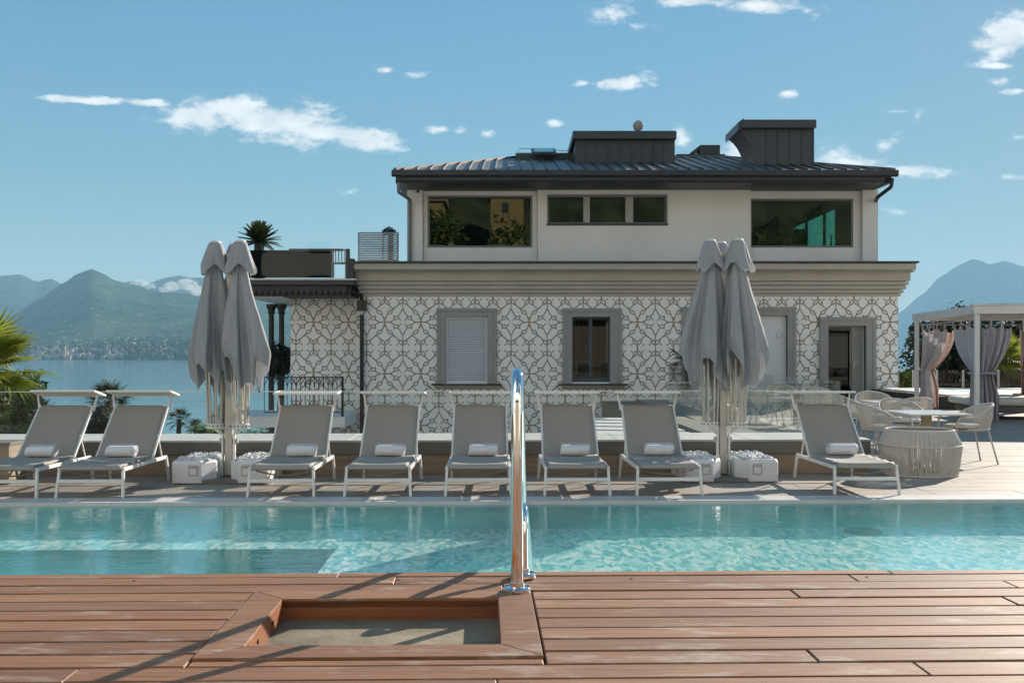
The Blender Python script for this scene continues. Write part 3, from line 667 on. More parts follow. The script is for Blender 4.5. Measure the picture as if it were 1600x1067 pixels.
# hand rail: a tall pipe and a low pipe that both slope down into the pool
hr = empty('pool_handrail', (.02, 4.30, DZ), 0, 'tall polished chrome pool handrail standing by the foot bath', 'handrail')
def bend(pts, r, n=10):
    """round the corners of a polyline"""
    P = [Vector(p) for p in pts]; out = [P[0]]
    for i in range(1, len(P) - 1):
        a = (P[i-1] - P[i]).normalized(); c = (P[i+1] - P[i]).normalized()
        ang = a.angle(c); t = r / math.tan(ang / 2)
        s, e2 = P[i] + a * t, P[i] + c * t
        for q in range(n + 1):
            w = q / n; out.append(s * (1-w)**2 + P[i] * 2*w*(1-w) + e2 * w*w)
    out.append(P[-1]); return out
MB().tube(bend([(0, 0, 0), (0, 0, .945), (.05, 2.1, -.27)], .14), .024, 20).build('tall_pipe', 'chrome', hr, smooth=True, auto=60)
MB().tube(bend([(.025, .27, 0), (.025, .27, .33), (.09, 1.9, -.42)], .10), .022, 20).build('low_pipe', 'chrome', hr, smooth=True, auto=60)
for (x, y) in ((0, 0), (.025, .27)):
    MB().lathe([(.056, .0), (.056, .012), (.050, .018), (.030, .020), (.029, .034), (.026, .036)], 32, (x, y, .006)).build('flange', 'chrome', hr, smooth=True, auto=30)

# ------------------------------------------------------------------ the house
YB, YU, YEV = 31.5, 32.7, 31.3
def wall_holes(mb, x0, x1, z0, z1, y, th, holes):
    xs = sorted({x0, x1, *[h[0] for h in holes], *[h[1] for h in holes]}); zs = sorted({z0, z1, *[h[2] for h in holes], *[h[3] for h in holes]})
    xs = [v for v in xs if x0 <= v <= x1]; zs = [v for v in zs if z0 <= v <= z1]
    for a, b_ in zip(xs, xs[1:]):
        for c, d in zip(zs, zs[1:]):
            if any(h[0] <= (a+b_)/2 <= h[1] and h[2] <= (c+d)/2 <= h[3] for h in holes): continue
            for yy in (y, y + th): mb.add([(a, yy, c), (b_, yy, c), (b_, yy, d), (a, yy, d)], [(0, 1, 2, 3)])
    for h in holes + [(x0, x1, z0, z1)]:
        a, b_, c, d = h
        mb.add([(a,y,c),(b_,y,c),(b_,y,d),(a,y,d),(a,y+th,c),(b_,y+th,c),(b_,y+th,d),(a,y+th,d)], [(0,1,5,4),(1,2,6,5),(2,3,7,6),(3,0,4,7)])
    return mb
bx = lambda px: X(px, YB)
bz = lambda py: Z(py, YB)
house_ = empty('hotel_building', (0, YB, -6), 0, 'villa with mosaic patterned facade, white upper storey and dark metal roof', 'building')
house_.location = (0, 0, 0)
H0 = -6.0
op = {'shutter': (bx(696), bx(762), bz(598), bz(495)), 'window': (bx(894), bx(953), bz(597), bz(495)), 'panel': (bx(1080), bx(1230), bz(640), bz(493)), 'door': (bx(1293), bx(1352), 0.0, bz(509))}
fx0, fx1 = bx(568), bx(1403); ztop = bz(463)
wall_holes(MB(), fx0, fx1, H0, ztop, YB, .35, list(op.values())).build('facade_wall', 'mosaic_ground', house_)
MB().box(fx0 + .002, fx0 + .3, YB + .351, YB + 12, H0, ztop).build('side_wall', 'mosaic_ground', house_)
MB().box(fx1 - .3, fx1 - .002, YB + .351, YB + 12, H0, ztop).build('side_wall', 'mosaic_ground', house_)
wx0, wx1, WY = bx(454), fx0 + .05, YB + .9
MB().box(X(454, WY), wx1 + .1, WY, WY + .4, H0, Z(463, WY) + .3).build('wing_wall', 'mosaic_ground', house_)
# mosaic trellis laid on the plaster
PXW, PZH = X(828.2, YB) * 1.0, 40.25 * YB / F        # half periods
TQ = [  # traced in enlarged photo units: node at (40,525), flower centre at (380,525)
 ([(40,525),(85,525),(130,525)], 9, 0), ([(130,525),(170,540),(203,562),(216,590),(216,655)], 9, 0),
 ([(216,625),(255,632),(292,640),(320,665),(340,705),(358,742),(372,768),(380,776)], 9, 0),
 ([(216,585),(238,572),(262,572),(290,590)], 7, 0), ([(290,590),(302,612),(290,634)], 7, 0), ([(302,612),(318,585),(334,566),(348,556)], 7, 0),
 ([(40,525),(40,618)], 15, 1), ([(48,560),(58,600),(76,640),(96,678)], 9, 0),
 ([(96,678),(90,700),(108,728),(140,750),(176,752),(196,760)], 8, 0), ([(96,678),(128,678),(160,690),(182,712),(186,742)], 8, 0),
 ([(186,750),(222,786),(262,822),(305,862)], 9, 0), ([(305,862),(300,890),(312,925),(345,945),(380,950)], 8, 0), ([(305,862),(335,862),(355,880),(380,895)], 8, 0),
 ([(205,778),(170,796),(140,820),(122,850)], 8, 0), ([(122,850),(122,890),(104,925),(70,945),(40,952)], 8, 0), ([(122,850),(90,856),(62,880),(40,915)], 8, 0),
 ([(205,778),(230,800),(262,822)], 6, 0), ([(128,935),(148,950),(166,968)], 8, 0), ([(292,934),(272,948),(254,968)], 8, 0),
 ([(40,925),(40,1013)], 14, 1), ([(380,776),(380,890)], 6, 0), ([(380,885),(380,965)], 14, 1), ([(380,965),(380,1013)], 7, 0), ([(216,655),(205,640)], 7, 0)]
Q = [([(0 if x == 40 else 177 if x == 380 else (x - 40) * .5206, 0 if y == 525 else min((y - 525) * .5174, 252.5)) for (x, y) in pl], w * .82, t) for (pl, w, t) in TQ]
WHITE = [((57, 103), 10, 6, .55), ((148, 188), 6, 10, .2), ((30, 188), 6, 10, .3), ((124, 40), 12, 6, .35)]
DOTS = [((166, 10), 3.6)]
def trellis(x0, x1, z0, z1, y, ax, az, keep, parent):
    sx, sz = PXW / 177., PZH / 252.5
    dk, br, wh = MB(), MB(), MB()
    def ribbon(mb, pts, w, yy):
        n = len(pts); vs = []
        for i in range(n):
            d = Vector(pts[min(i+1, n-1)]) - Vector(pts[max(i-1, 0)]); d = d.normalized() if d.length else Vector((1, 0)); nn = Vector((-d.y, d.x)) * (w / 2)
            p = Vector(pts[i]); vs += [(p.x + nn.x, yy, p.y + nn.y), (p.x - nn.x, yy, p.y - nn.y)]
        for i in range(n - 1):
            m = (Vector(pts[i]) + Vector(pts[i+1])) / 2
            if keep(m.x, m.y): mb.add([vs[2*i], vs[2*i+1], vs[2*i+3], vs[2*i+2]], [(0, 1, 2, 3)])
    i0 = int((x0 - ax) / (2*PXW)) - 2; i1 = int((x1 - ax) / (2*PXW)) + 2
    j0 = int((z0 - az) / (2*PZH)) - 2; j1 = int((z1 - az) / (2*PZH)) + 2
    e = 0
    for i in range(i0, i1 + 1):
        for j in range(j0, j1 + 1):
            cx, cz = ax + i * 2 * PXW, az + j * 2 * PZH
            for mxs in (1, -1):
                for mzs in (1, -1):
                    if mxs == -1 and False: pass
                    for qi, (pl, w, tone) in enumerate(Q):
                        if mxs == -1 and (all(p == 0 for p, q in pl) or all(p == 177 for p, q in pl)): continue
                        if mzs == -1 and all(q == 0 for p, q in pl): continue
                        pts = [(cx + mxs * p * sx, cz - mzs * q * sz) for (p, q) in pl]
                        ribbon(dk, pts, (w + 2.2) * sx * 1.1, y - .003 - .00003 * qi)
                        ribbon(br, pts, (w - (4.2 if not tone else 1.5)) * sx, y - .0050 - .00003 * qi)
                    for ((p, q), rd) in DOTS:
                        c = (cx + mxs * p * sx, cz - mzs * q * sz)
                        if keep(*c): dk.add([(c[0] + rd * sx * math.cos(t * PI / 3), y - .0064, c[1] + rd * sx * math.sin(t * PI / 3)) for t in range(6)], [(0, 1, 2, 3, 4, 5)])
                    for ((p, q), a, b_, an) in WHITE:
                        c = (cx + mxs * p * sx, cz - mzs * q * sz)
                        if keep(*c):
                            vs = []
                            for t in range(6):
                                th = t * PI / 3; dx, dz = (a + .5) * math.cos(th), (b_ + .5) * math.sin(th)
                                vs.append((c[0] + mxs * (dx * math.cos(an) - dz * math.sin(an)) * sx, y - .0064, c[1] - mzs * (dx * math.sin(an) + dz * math.cos(an)) * sz))
                            dk.add(vs, [(0, 1, 2, 3, 4, 5)])
                            vs = []
                            for t in range(6):
                                th = t * PI / 3; dx, dz = a * math.cos(th), b_ * math.sin(th)
                                vs.append((c[0] + mxs * (dx * math.cos(an) - dz * math.sin(an)) * sx, y - .0076, c[1] - mzs * (dx * math.sin(an) + dz * math.cos(an)) * sz))
                            wh.add(vs, [(0, 1, 2, 3, 4, 5)])
    for (mb, nm, mm) in ((dk, 'mosaic_outline', 'mosaic_dark'), (br, 'mosaic_trellis', 'mosaic_brown'), (wh, 'mosaic_leaves', 'mosaic_pale')):
        o = mb.build(nm, mm, parent); o['kind'] = 'stuff'
outer = [(bx(684), bx(775), bz(604), bz(482)), (bx(880), bx(970), bz(604), bz(482)), (bx(1066), bx(1242), bz(640), bz(480)), (bx(1281), bx(1366), -.2, bz(496))]
def keepF(x, z): return fx0 < x < fx1 and -1.6 < z < ztop and not any(a < x < b_ and c < z < d for (a, b_, c, d) in outer)
trellis(fx0, fx1, -1.6, ztop, YB, bx(601.1), bz(503.4), keepF, house_)
wl, wr_ = X(454, WY), fx0 - .02
trellis(wl, wr_, -1.6, Z(463, WY), WY, X(599.5, WY), Z(503.4, WY), lambda x, z: wl < x < wr_ and -1.6 < z < Z(463, WY), house_)
MB().box(fx0 - .06, fx1 + .06, YB - .12, YB, H0, -1.62).build('plinth', 'travertine', house_)
# entablature: stepped bands, then the cornice slab
bands = [(463, 459.6, .06), (459.6, 458.3, .015), (458.3, 453.6, .11), (453.6, 452.3, .05), (452.3, 447.2, .16), (447.2, 445.9, .09), (445.9, 441.2, .21), (441.2, 439.8, .13), (439.8, 426.5, .24)]
for i, (za, zb_, p_) in enumerate(bands):
    MB().box(fx0 - p_ * .9, fx1 + p_ * 1.15, YB - p_, YB + 2.0 - .01 * i, bz(za) + .003, bz(zb_)).build('entablature_band', 'cornice_stone', house_)
MB().box(fx0 - .30, fx1 + .36, YB - .34, YB + 2.2, bz(426.3), bz(424)).build('bed_moulding', 'cornice_stone', house_)
MB().box(X(553, 31), X(1430, 31), YB - .60, YB + 3, bz(423.8), bz(414)).build('cornice', 'cornice_stone', house_, bevel=.02)
MB().box(X(550, 31), X(1433, 31), YB - .68, YB + 3, bz(413.8), bz(411.0)).build('cornice_flashing', 'dark_metal', house_)
# ground floor openings
def surround(a, b_, c, d, o_, th, name='surround'):
    (A, B, C, D) = o_
    r = empty(name, (0, 0, 0)); r.parent = house_
    MB().box(A, a, YB - th, YB + .12, C, D).build('jamb', 'frame_stone', r, bevel=.008)
    MB().box(b_, B, YB - th, YB + .12, C, D).build('jamb', 'frame_stone', r, bevel=.008)
    MB().box(a, b_, YB - th + .002, YB + .12, d, D).build('lintel', 'frame_stone', r)
    MB().box(A - .03, B + .03, YB - th - .03, YB - .001, D - .09, D + .004).build('head_moulding', 'frame_stone', r, bevel=.01)
    for (p, q) in ((A - .02, A + .07), (B - .07, B + .02)):
        MB().box(p, q, YB - th - .022, YB - .001, C, D - .092).build('edge_moulding', 'frame_stone', r, bevel=.008)
    return r
s1 = surround(*op['shutter'], outer[0], .07); s2 = surround(*op['window'], outer[1], .07); s3 = surround(*op['panel'], outer[2], .06); s4 = surround(*op['door'], outer[3], .10)
for (r, p0, p1) in ((s1, 675, 784), (s2, 873, 980)):
    MB().prism([(YB, bz(608)), (YB - .16, bz(606)), (YB - .26, bz(602)), (YB, bz(602))], bx(p0 + 5), bx(p1 - 5), 'x').build('sill', 'cornice_stone', r)
    MB().box(bx(p0), bx(p1), YB - .30, YB, bz(601.7), bz(599.3)).build('sill_cap', 'sill_dark', r)
# louvred shutter
a, b_, c, d = op['shutter']
sh = empty('shutter', (0, 0, 0)); sh.parent = house_
MB().box(a, a + .07, YB + .04, YB + .10, c, d).box(b_ - .07, b_, YB + .04, YB + .10, c, d).box(a + .07, b_ - .07, YB + .041, YB + .10, d - .07, d).box(a + .07, b_ - .07, YB + .041, YB + .10, c, c + .07).build('shutter_frame', 'white_panel', sh)
m = MB(); n = 31
for i in range(n):
    z = c + .08 + (d - c - .16) * (i + .5) / n; q = (d - c - .16) / n
    m.add([(a + .07, YB + .055, z - q * .42), (b_ - .07, YB + .055, z - q * .42), (b_ - .07, YB + .088, z + q * .40), (a + .07, YB + .088, z + q * .40)], [(0, 1, 2, 3)])
m.build('louvre_slats', 'shutter', sh, solid=.006)['kind'] = 'stuff'
MB().box(a, b_, YB + .101, YB + .14, c, d).build('backing', 'sill_dark', sh)
# casement window
a, b_, c, d = op['window']
wn = empty('window', (0, 0, 0)); wn.parent = house_; mid = (a + b_) / 2
m = MB().box(a, a + .05, YB + .18, YB + .24, c, d).box(b_ - .05, b_, YB + .18, YB + .24, c, d).box(a + .05, b_ - .05, YB + .181, YB + .24, d - .05, d).box(a + .05, b_ - .05, YB + .181, YB + .24, c, c + .14).box(mid - .05, mid + .05, YB + .175, YB + .24, c + .14, d - .05)
m.build('frame', 'blue_frame', wn)
MB().box(a + .05, mid - .05, YB + .21, YB + .22, c + .14, d - .05).build('pane', 'pane_smoke', wn); MB().box(mid + .05, b_ - .05, YB + .21, YB + .22, c + .14, d - .05).build('pane', 'pane_smoke', wn)
m = MB()
m.grid(lambda u, v: (a + .02 + (b_ - a - .04) * u, YB + .55 + .04 * math.sin(u * 70), c + (d - c) * v), 120, 1)
m.build('sheer_curtain', 'sheer', wn, smooth=True)
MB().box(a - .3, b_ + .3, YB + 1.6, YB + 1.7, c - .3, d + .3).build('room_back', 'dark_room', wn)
# blank white panel and glazed door
a, b_, c, d = op['panel']
MB().box(a, b_, YB + .10, YB + .2, c, d).build('white_panel', 'white_panel', house_)
MB().box(bx(1215.5), bx(1221), YB + .03, YB + .1, bz(528), bz(520)).build('wall_lamp', 'white_panel', house_, bevel=.01)
a, b_, c, d = op['door']
dr = empty('door', (0, 0, 0)); dr.parent = house_
MB().box(a, a + .02, YB + .2, YB + .26, c, d).box(bx(1334), bx(1339), YB + .2, YB + .26, c, d).box(bx(1339), b_, YB + .21, YB + .25, c, d).box(a + .02, bx(1334), YB + .2, YB + .26, d - .03, d).build('frame', 'frame_stone', dr)
MB().box(a + .02, bx(1334), YB + .225, YB + .235, c, d - .03).build('pane', 'pane_dark', dr)
MB().tube([(bx(1331), YB + .14, .3), (bx(1331), YB + .14, bz(517))], .018, 10).build('pull_handle', 'table_leg', dr, smooth=True, auto=50)
MB().tube([(bx(1337), YB + .15, .9), (bx(1337), YB + .15, bz(566)), (bx(1341), YB + .15, bz(566))], .014, 8).build('lever_handle', 'white_metal', dr, smooth=True, auto=50)
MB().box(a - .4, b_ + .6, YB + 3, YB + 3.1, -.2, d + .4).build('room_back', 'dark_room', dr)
for i in range(5): MB().box(a, b_, YB + 2.6 - .02 * i, YB + 2.9, .35 + i * .13, .42 + i * .13).build('shelf', 'travertine', dr)
for (x, z0_, z1_, o_) in ((bx(566.5), -3., bz(492), .0),):
    MB().tube([(x, YB - .16, z0_), (x, YB - .16, z1_)], .06, 12).build('downpipe', 'iron', house_, smooth=True, auto=50)
    MB().prism([(x - .12, bz(486)), (x + .12, bz(486)), (x + .13, bz(470)), (x - .13, bz(470))], YB - .29, YB - .03, 'y').build('rainwater_head', 'iron', house_)
    MB().tube(bend([(x, YB - .16, bz(470)), (x, YB - .2, bz(462)), (x - .3, YB - .6, bz(456)), (x - .32, YB - .6, bz(449))], .08, 5), .05, 10).build('swan_neck', 'iron', house_, smooth=True, auto=50)

# ---- upper storey
ux = lambda px: X(px, YU); uz = lambda py: Z(py, YU)
UZ0, UZ1 = bz(414) - .3, uz(297)
wl3 = [('w1', 667, 832, 386, 304), ('w2', 855, 1043, 350, 304), ('w3', 1174.5, 1337, 386, 309)]
holes = {n_: (ux(a), ux(b_), uz(c), uz(d)) for (n_, a, b_, c, d) in wl3}
UX0, UX1 = ux(628), ux(1372); T = .22
wall_holes(MB(), ux(660.5), ux(839.5), UZ0, UZ1, YU + T, .2, [holes['w1']]).build('upper_wall', 'plaster', house_)
wall_holes(MB(), ux(840), ux(1173), UZ0, UZ1, YU, .42, [holes['w2']]).build('upper_wall', 'plaster', house_)
wall_holes(MB(), ux(1173.5), ux(1347.5), UZ0, UZ1, YU + T, .2, [holes['w3']]).build('upper_wall', 'plaster', house_)
MB().box(ux(636), ux(660), YU, YU + .5, UZ0, UZ1).build('corner_pier', 'plaster', house_)
MB().box(ux(1348), UX1, YU, YU + .5, UZ0, UZ1).build('corner_pier', 'plaster', house_)
YK = 43.0
MB().box(UX0 + .25, UX0 + .5, YU + .51, YK, UZ0, UZ1).build('upper_wall', 'plaster', house_)
sw = (36.0, 42.0, UZ0 + .4, Z(345, 42))     # big side window of the right-hand room
m = MB()
tmp = MB(); wall_holes(tmp, YU + .51, YK, UZ0, UZ1, 0, .3, [sw])
m.add([(UX1 - .02 - p[1], p[0], p[2]) for p in tmp.v], tmp.f); m.build('upper_wall', 'plaster', house_)
sdw = empty('side_window', (0, 0, 0)); sdw.parent = house_
MB().box(UX1 - .2, UX1 - .19, sw[0] + .03, sw[1] - .03, sw[2] + .03, sw[3] - .03).build('pane', 'pane_green', sdw)
m = MB()
for yy in (sw[0], 37.6, 39.9, sw[1] - .05): m.box(UX1 - .24, UX1 - .15, yy, yy + .07, sw[2], sw[3])
m.build('mullion', 'dark_metal', sdw)
MB().box(UX0 + .5, UX1, YK, YK + .3, UZ0, UZ1).build('upper_wall', 'plaster', house_)
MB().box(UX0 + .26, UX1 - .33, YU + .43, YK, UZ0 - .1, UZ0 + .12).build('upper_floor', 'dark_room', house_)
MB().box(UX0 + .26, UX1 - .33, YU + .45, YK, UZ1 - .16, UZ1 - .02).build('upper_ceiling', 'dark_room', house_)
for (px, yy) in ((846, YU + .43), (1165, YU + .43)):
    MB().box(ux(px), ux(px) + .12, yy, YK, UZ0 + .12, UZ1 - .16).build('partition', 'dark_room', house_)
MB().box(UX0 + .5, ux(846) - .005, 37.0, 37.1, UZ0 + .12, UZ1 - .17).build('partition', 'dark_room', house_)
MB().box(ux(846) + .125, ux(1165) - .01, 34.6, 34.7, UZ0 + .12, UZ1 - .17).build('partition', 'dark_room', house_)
MB().box(ux(1165) + .13, X(1258, 41.6), 41.6, 41.7, UZ0 + .12, UZ1 - .17).build('partition', 'forest', house_)
for n_, (a, b_, c, d) in holes.items():
    r = empty('window', (0, 0, 0)); r.parent = house_; yf = YU + T + .02 if n_ != 'w2' else YU + .14
    t = .06
    m = MB().box(a, a + t, yf, yf + .09, c, d).box(b_ - t, b_, yf, yf + .09, c, d).box(a + t, b_ - t, yf + .001, yf + .09, d - t, d).box(a + t, b_ - t, yf + .001, yf + .09, c, c + t)
    m.build('frame', 'window_frame', r)
    if n_ == 'w2':
        cuts = [a, ux(912), ux(922), ux(978), ux(990), b_]
        for (p, q) in ((cuts[1], cuts[2]), (cuts[3], cuts[4])):
            MB().box(p, q, yf - .03, yf + .1, c + t, d - t).build('mullion', 'grey_metal', r)
        for (p, q) in ((cuts[0] + t, cuts[1]), (cuts[2], cuts[3]), (cuts[4], cuts[5] - t)):
            MB().box(p, q, yf + .04, yf + .05, c + t, d - t).build('pane', 'pane_window', r)
        MB().box(a - .02, b_ + .02, yf - .16, yf - .001, c - .05, c + .01).build('sill', 'dark_metal', r)
    else:
        MB().box(a + t, b_ - t, yf + .04, yf + .05, c + t, d - t).build('pane', 'pane_window', r)
# bar seen through the left-hand window
YI = 36.9
bar = empty('bar_interior', (0, 0, 0)); bar.parent = house_
for q in (334, 352, 368):
    MB().box(X(699, YI), X(768, YI), YI - .3, YI + .08, Z(q, YI) - .04, Z(q, YI)).build('shelf', 'iron', bar)
    m = MB()
    for i in range(15):
        m.lathe([(.04, 0), (.04, .17), (.015, .22), (.015, .29)], 8, (X(702 + i * 4.4, YI), YI - .15, Z(q, YI) + .001))
    m.build('bottles', 'bottle', bar)['kind'] = 'stuff'
YT = 34.6
for (p0, p1) in ((671, 694), (700, 714), (760, 790), (800, 822)):
    MB().box(X(p0, YT), X(p1, YT), YT, YT + .5, Z(384, YT) - .02, Z(382, YT)).box(X(p0, YT) + .1, X(p0, YT) + .15, YT + .1, YT + .15, UZ0 + .12, Z(384, YT) - .02).build('bar_table', 'white_panel', bar)
# clothes rail in the right-hand room
YC = 36.6
cr_ = empty('clothes_rail', (0, 0, 0)); cr_.parent = house_
MB().tube([(X(1299, YC), YC, UZ0 + .12), (X(1299, YC), YC, Z(369, YC)), (X(1324, YC), YC, Z(361, YC)), (X(1324, YC), YC, UZ0 + .12)], .03, 6).build('frame', 'iron', cr_)
MB().tube([(X(1313, YC), YC - .1, Z(371, YC)), (X(1322, YC), YC - .1, Z(365, YC)), (X(1333, YC), YC - .1, Z(371, YC)), (X(1313, YC), YC - .1, Z(371.3, YC))], .025, 6).build('hanger', 'iron', cr_)
MB().box(X(1187, 41), X(1224, 41), 41.0, 41.05, Z(384, 41), Z(371, 41)).build('picture', 'sill_dark', house_)
# security camera under the eave
MB().tube([(ux(653.5), YU - .10, uz(299.5)), (ux(653.5), YU - .02, uz(299.5))], .045, 10).build('security_camera', 'iron', house_)

# ---- roof
ZE = Z(266, YEV); RY, RZ = 37.5, 8.05; RX0, RX1 = .11, 7.4; EX0, EX1 = X(617, YEV), X(1397, YEV); EYB = 43.9
roof = empty('roof', (0, 0, 0)); roof.parent = house_
sl_ = (RZ - ZE) / (RY - YEV)
def rz(y): return ZE + (y - YEV) * sl_
MB().add([(EX0, YEV, ZE), (EX1, YEV, ZE), (EX1, EYB, ZE), (EX0, EYB, ZE), (RX0, RY, RZ), (RX1, RY, RZ)], [(0, 1, 5, 4), (1, 2, 5), (2, 3, 4, 5), (3, 0, 4)]).build('roof_sheet', 'roof_metal', roof)
x = EX0 + .25
while x < EX1 - .1:
    yt = RY
    if x < RX0: yt = YEV + (x - EX0) / (RX0 - EX0) * (RY - YEV)
    if x > RX1: yt = YEV + (EX1 - x) / (EX1 - RX1) * (RY - YEV)
    MB().bar((x, YEV + .02, ZE + .03), (x, yt, rz(yt) + .03), .035, .06).build('seam', 'zinc_clad', roof); x += .375
for (p, q) in (((EX0, YEV, ZE), (RX0, RY, RZ)), ((EX1, YEV, ZE), (RX1, RY, RZ)), ((RX0, RY, RZ), (RX1, RY, RZ))):
    MB().bar((p[0], p[1], p[2] + .03), (q[0], q[1], q[2] + .03), .12, .07).build('hip_cap', 'roof_metal', roof)
zs = UZ1 + .005
MB().prism([(YEV - .04, Z(266, YEV)), (YEV - .16, Z(266, YEV) - .02), (YEV - .16, Z(275, YEV)), (YEV - .10, Z(277, YEV)), (YEV - .04, Z(277, YEV))], EX0 - .08, EX1 + .08, 'x').build('gutter', 'dark_metal', roof)
MB().prism([(YEV - .03, Z(277, YEV)), (YEV - .03, zs + .06), (YEV + .02, zs), (YU + .5, zs), (YU + .5, zs + .05), (YEV + .1, Z(270, YEV))], EX0 + .05, X(1383, YEV), 'x').build('fascia', 'dark_metal', roof)
MB().box(EX0, UX0 + .24, YEV + .2, EYB, zs + .02, ZE - .02).build('soffit', 'dark_metal', roof)
MB().box(UX1 - .01, EX1 - .15, YEV + .2, EYB, zs + .02, ZE - .02).build('soffit', 'dark_metal', roof)
MB().tube(bend([(EX1 - .02, YEV + .1, Z(278, YEV)), (EX1 - .04, YEV + .1, Z(291, YEV)), (X(1384, YEV), YEV + .7, Z(303, YEV)), (UX1 + .08, YU + .5, Z(304, YEV))], .12, 6), .055, 10).build('downpipe', 'dark_metal', roof, smooth=True, auto=50)
MB().tube(bend([(EX0 + .1, YEV + .05, Z(278, YEV)), (EX0 + .1, YEV + .05, Z(300, YEV)), (ux(641), YU - .1, Z(302, YEV)), (ux(641), YU - .1, bz(414))], .1, 6), .05, 10).build('downpipe', 'window_frame', roof, smooth=True, auto=50)
def plant_box(p0, p1, ytop, ycap, yf, depth, name, capo, npan):
    r = empty(name, (0, 0, 0)); r.parent = house_
    a, b_ = X(p0, yf), X(p1, yf); zt_ = Z(ycap, yf); z0_ = rz(yf) - .1
    MB().box(a + .02, b_ - .02, yf + .03, yf + depth, z0_, zt_).build('body', 'zinc_clad', r)
    w = (b_ - a) / npan
    for i in range(npan):
        MB().box(a + i * w + .012, a + (i + 1) * w - .012, yf, yf + .028, z0_, zt_ - .002).build('cladding_panel', 'zinc_clad', r)
        MB().box(a + i * w - .012, a + i * w + .010, yf - .03, yf + .028, z0_, zt_ - .004).build('standing_seam', 'zinc_clad', r)
    MB().box(X(capo[0], yf - .3), X(capo[1], yf - .3), yf - .3, yf + depth + .25, zt_ + .002, Z(ytop, yf - .3)).build('cap', 'zinc_clad', r, bevel=.02)
    return r
plant_box(899, 1055, 204.5, 220, 34.3, 2.6, 'plant_housing', (895, 1057.5), 9)
# flared ventilation tower
yf = 33.3; r = empty('ventilation_tower', (0, 0, 0)); r.parent = house_
prof = [(1178, 268), (1177, 244), (1173.5, 230), (1168, 219), (1161, 210), (1153.5, 203.5), (1153, 200)]
poly = [(X(a, yf), Z(c, yf)) for a, c in prof] + [(X(1272, yf), Z(200, yf)), (X(1272, yf), Z(268, yf))]
MB().prism(poly, yf, yf + 1.5, 'y').build('body', 'zinc_clad', r)
for i, px in enumerate((1197, 1215, 1234, 1253, 1271)):
    MB().box(X(px, yf) - .011, X(px, yf) + .011, yf - .03, yf - .001, Z(262, yf), Z(200.5, yf)).build('standing_seam', 'zinc_clad', r)
MB().box(X(1160, yf - .25), X(1276, yf - .25), yf - .25, yf + 1.8, Z(200, yf - .25), Z(187, yf - .25)).build('cap', 'zinc_clad', r, bevel=.02)
MB().prism([(X(1151, yf), Z(206, yf)), (X(1160, yf), Z(200.5, yf)), (X(1160, yf), Z(187, yf)), (X(1151, yf), Z(194, yf))], yf - .2, yf + 1.75, 'y').build('cap_lip', 'zinc_clad', r)
# small hatch, skylight, dish, cable
yf = 38.2; r = empty('roof_hatch', (0, 0, 0)); r.parent = house_
MB().box(X(1057, yf), X(1133, yf), yf, yf + 1.2, RZ - .6, Z(241, yf)).build('base', 'zinc_clad', r)
MB().prism([(yf + .3, Z(241, yf)), (yf + .3, Z(224, yf)), (yf + 1.1, Z(224, yf)), (yf + 1.1, Z(241, yf))], X(1096, yf), X(1128, yf), 'x').build('vent_box', 'zinc_clad', r, bevel=.02)
MB().bar((X(1083, yf), yf + .7, Z(238, yf)), (X(1097, yf), yf + .7, Z(227, yf)), .5, .12).build('sloping_lid', 'zinc_clad', r)
yf = 36.2; r = empty('roof_skylight', (0, 0, 0)); r.parent = house_
MB().prism([(yf, rz(yf) - .05), (yf, rz(yf) + .22), (yf + 1.6, rz(yf + 1.6) + .16), (yf + 1.6, rz(yf))], X(806, yf), X(897, yf), 'x').build('kerb', 'zinc_clad', r)
yf = 35.0
MB().bar((X(850, yf), yf, rz(yf) + .28), (X(850, yf), yf + 1.1, rz(yf) + .62), 1.1 * .72, .07).build('sash', 'zinc_clad', r)
MB().bar((X(850, yf), yf + .06, rz(yf) + .345), (X(850, yf), yf + 1.0, rz(yf) + .64), .62, .012).build('pane', 'pane_green', r)
MB().tube([(X(810, 37), 37, Z(237, 37)), (X(812, 37), 37, Z(232, 37)), (X(860, 37), 37, Z(235, 37)), (X(897, 37), 37, Z(236, 37))], .012, 5).build('safety_cable', 'grey_metal', r)
yf = 36.4; r = empty('satellite_dish', (0, 0, 0)); r.parent = house_
m = MB(); c0 = Vector((X(997, yf), yf, Z(197, yf)))
m.add([c0 + Vector((math.cos(t) * .17 * q, -.05 + .05 * q * q - .06 * q * math.sin(t), math.sin(t) * .17 * q)) for q in (.0, .35, .7, 1.) for t in [2*PI*k/24 for k in range(24)]], [(i*24+j, i*24+(j+1) % 24, (i+1)*24+(j+1) % 24, (i+1)*24+j) for i in range(3) for j in range(24)])
m.build('reflector', 'dish', r, smooth=True, solid=.01)
MB().tube([c0 + Vector((0, .02, 0)), c0 + Vector((0, .1, -.1)), c0 + Vector((0, .1, -.45))], .02, 8).build('bracket', 'grey_metal', r)

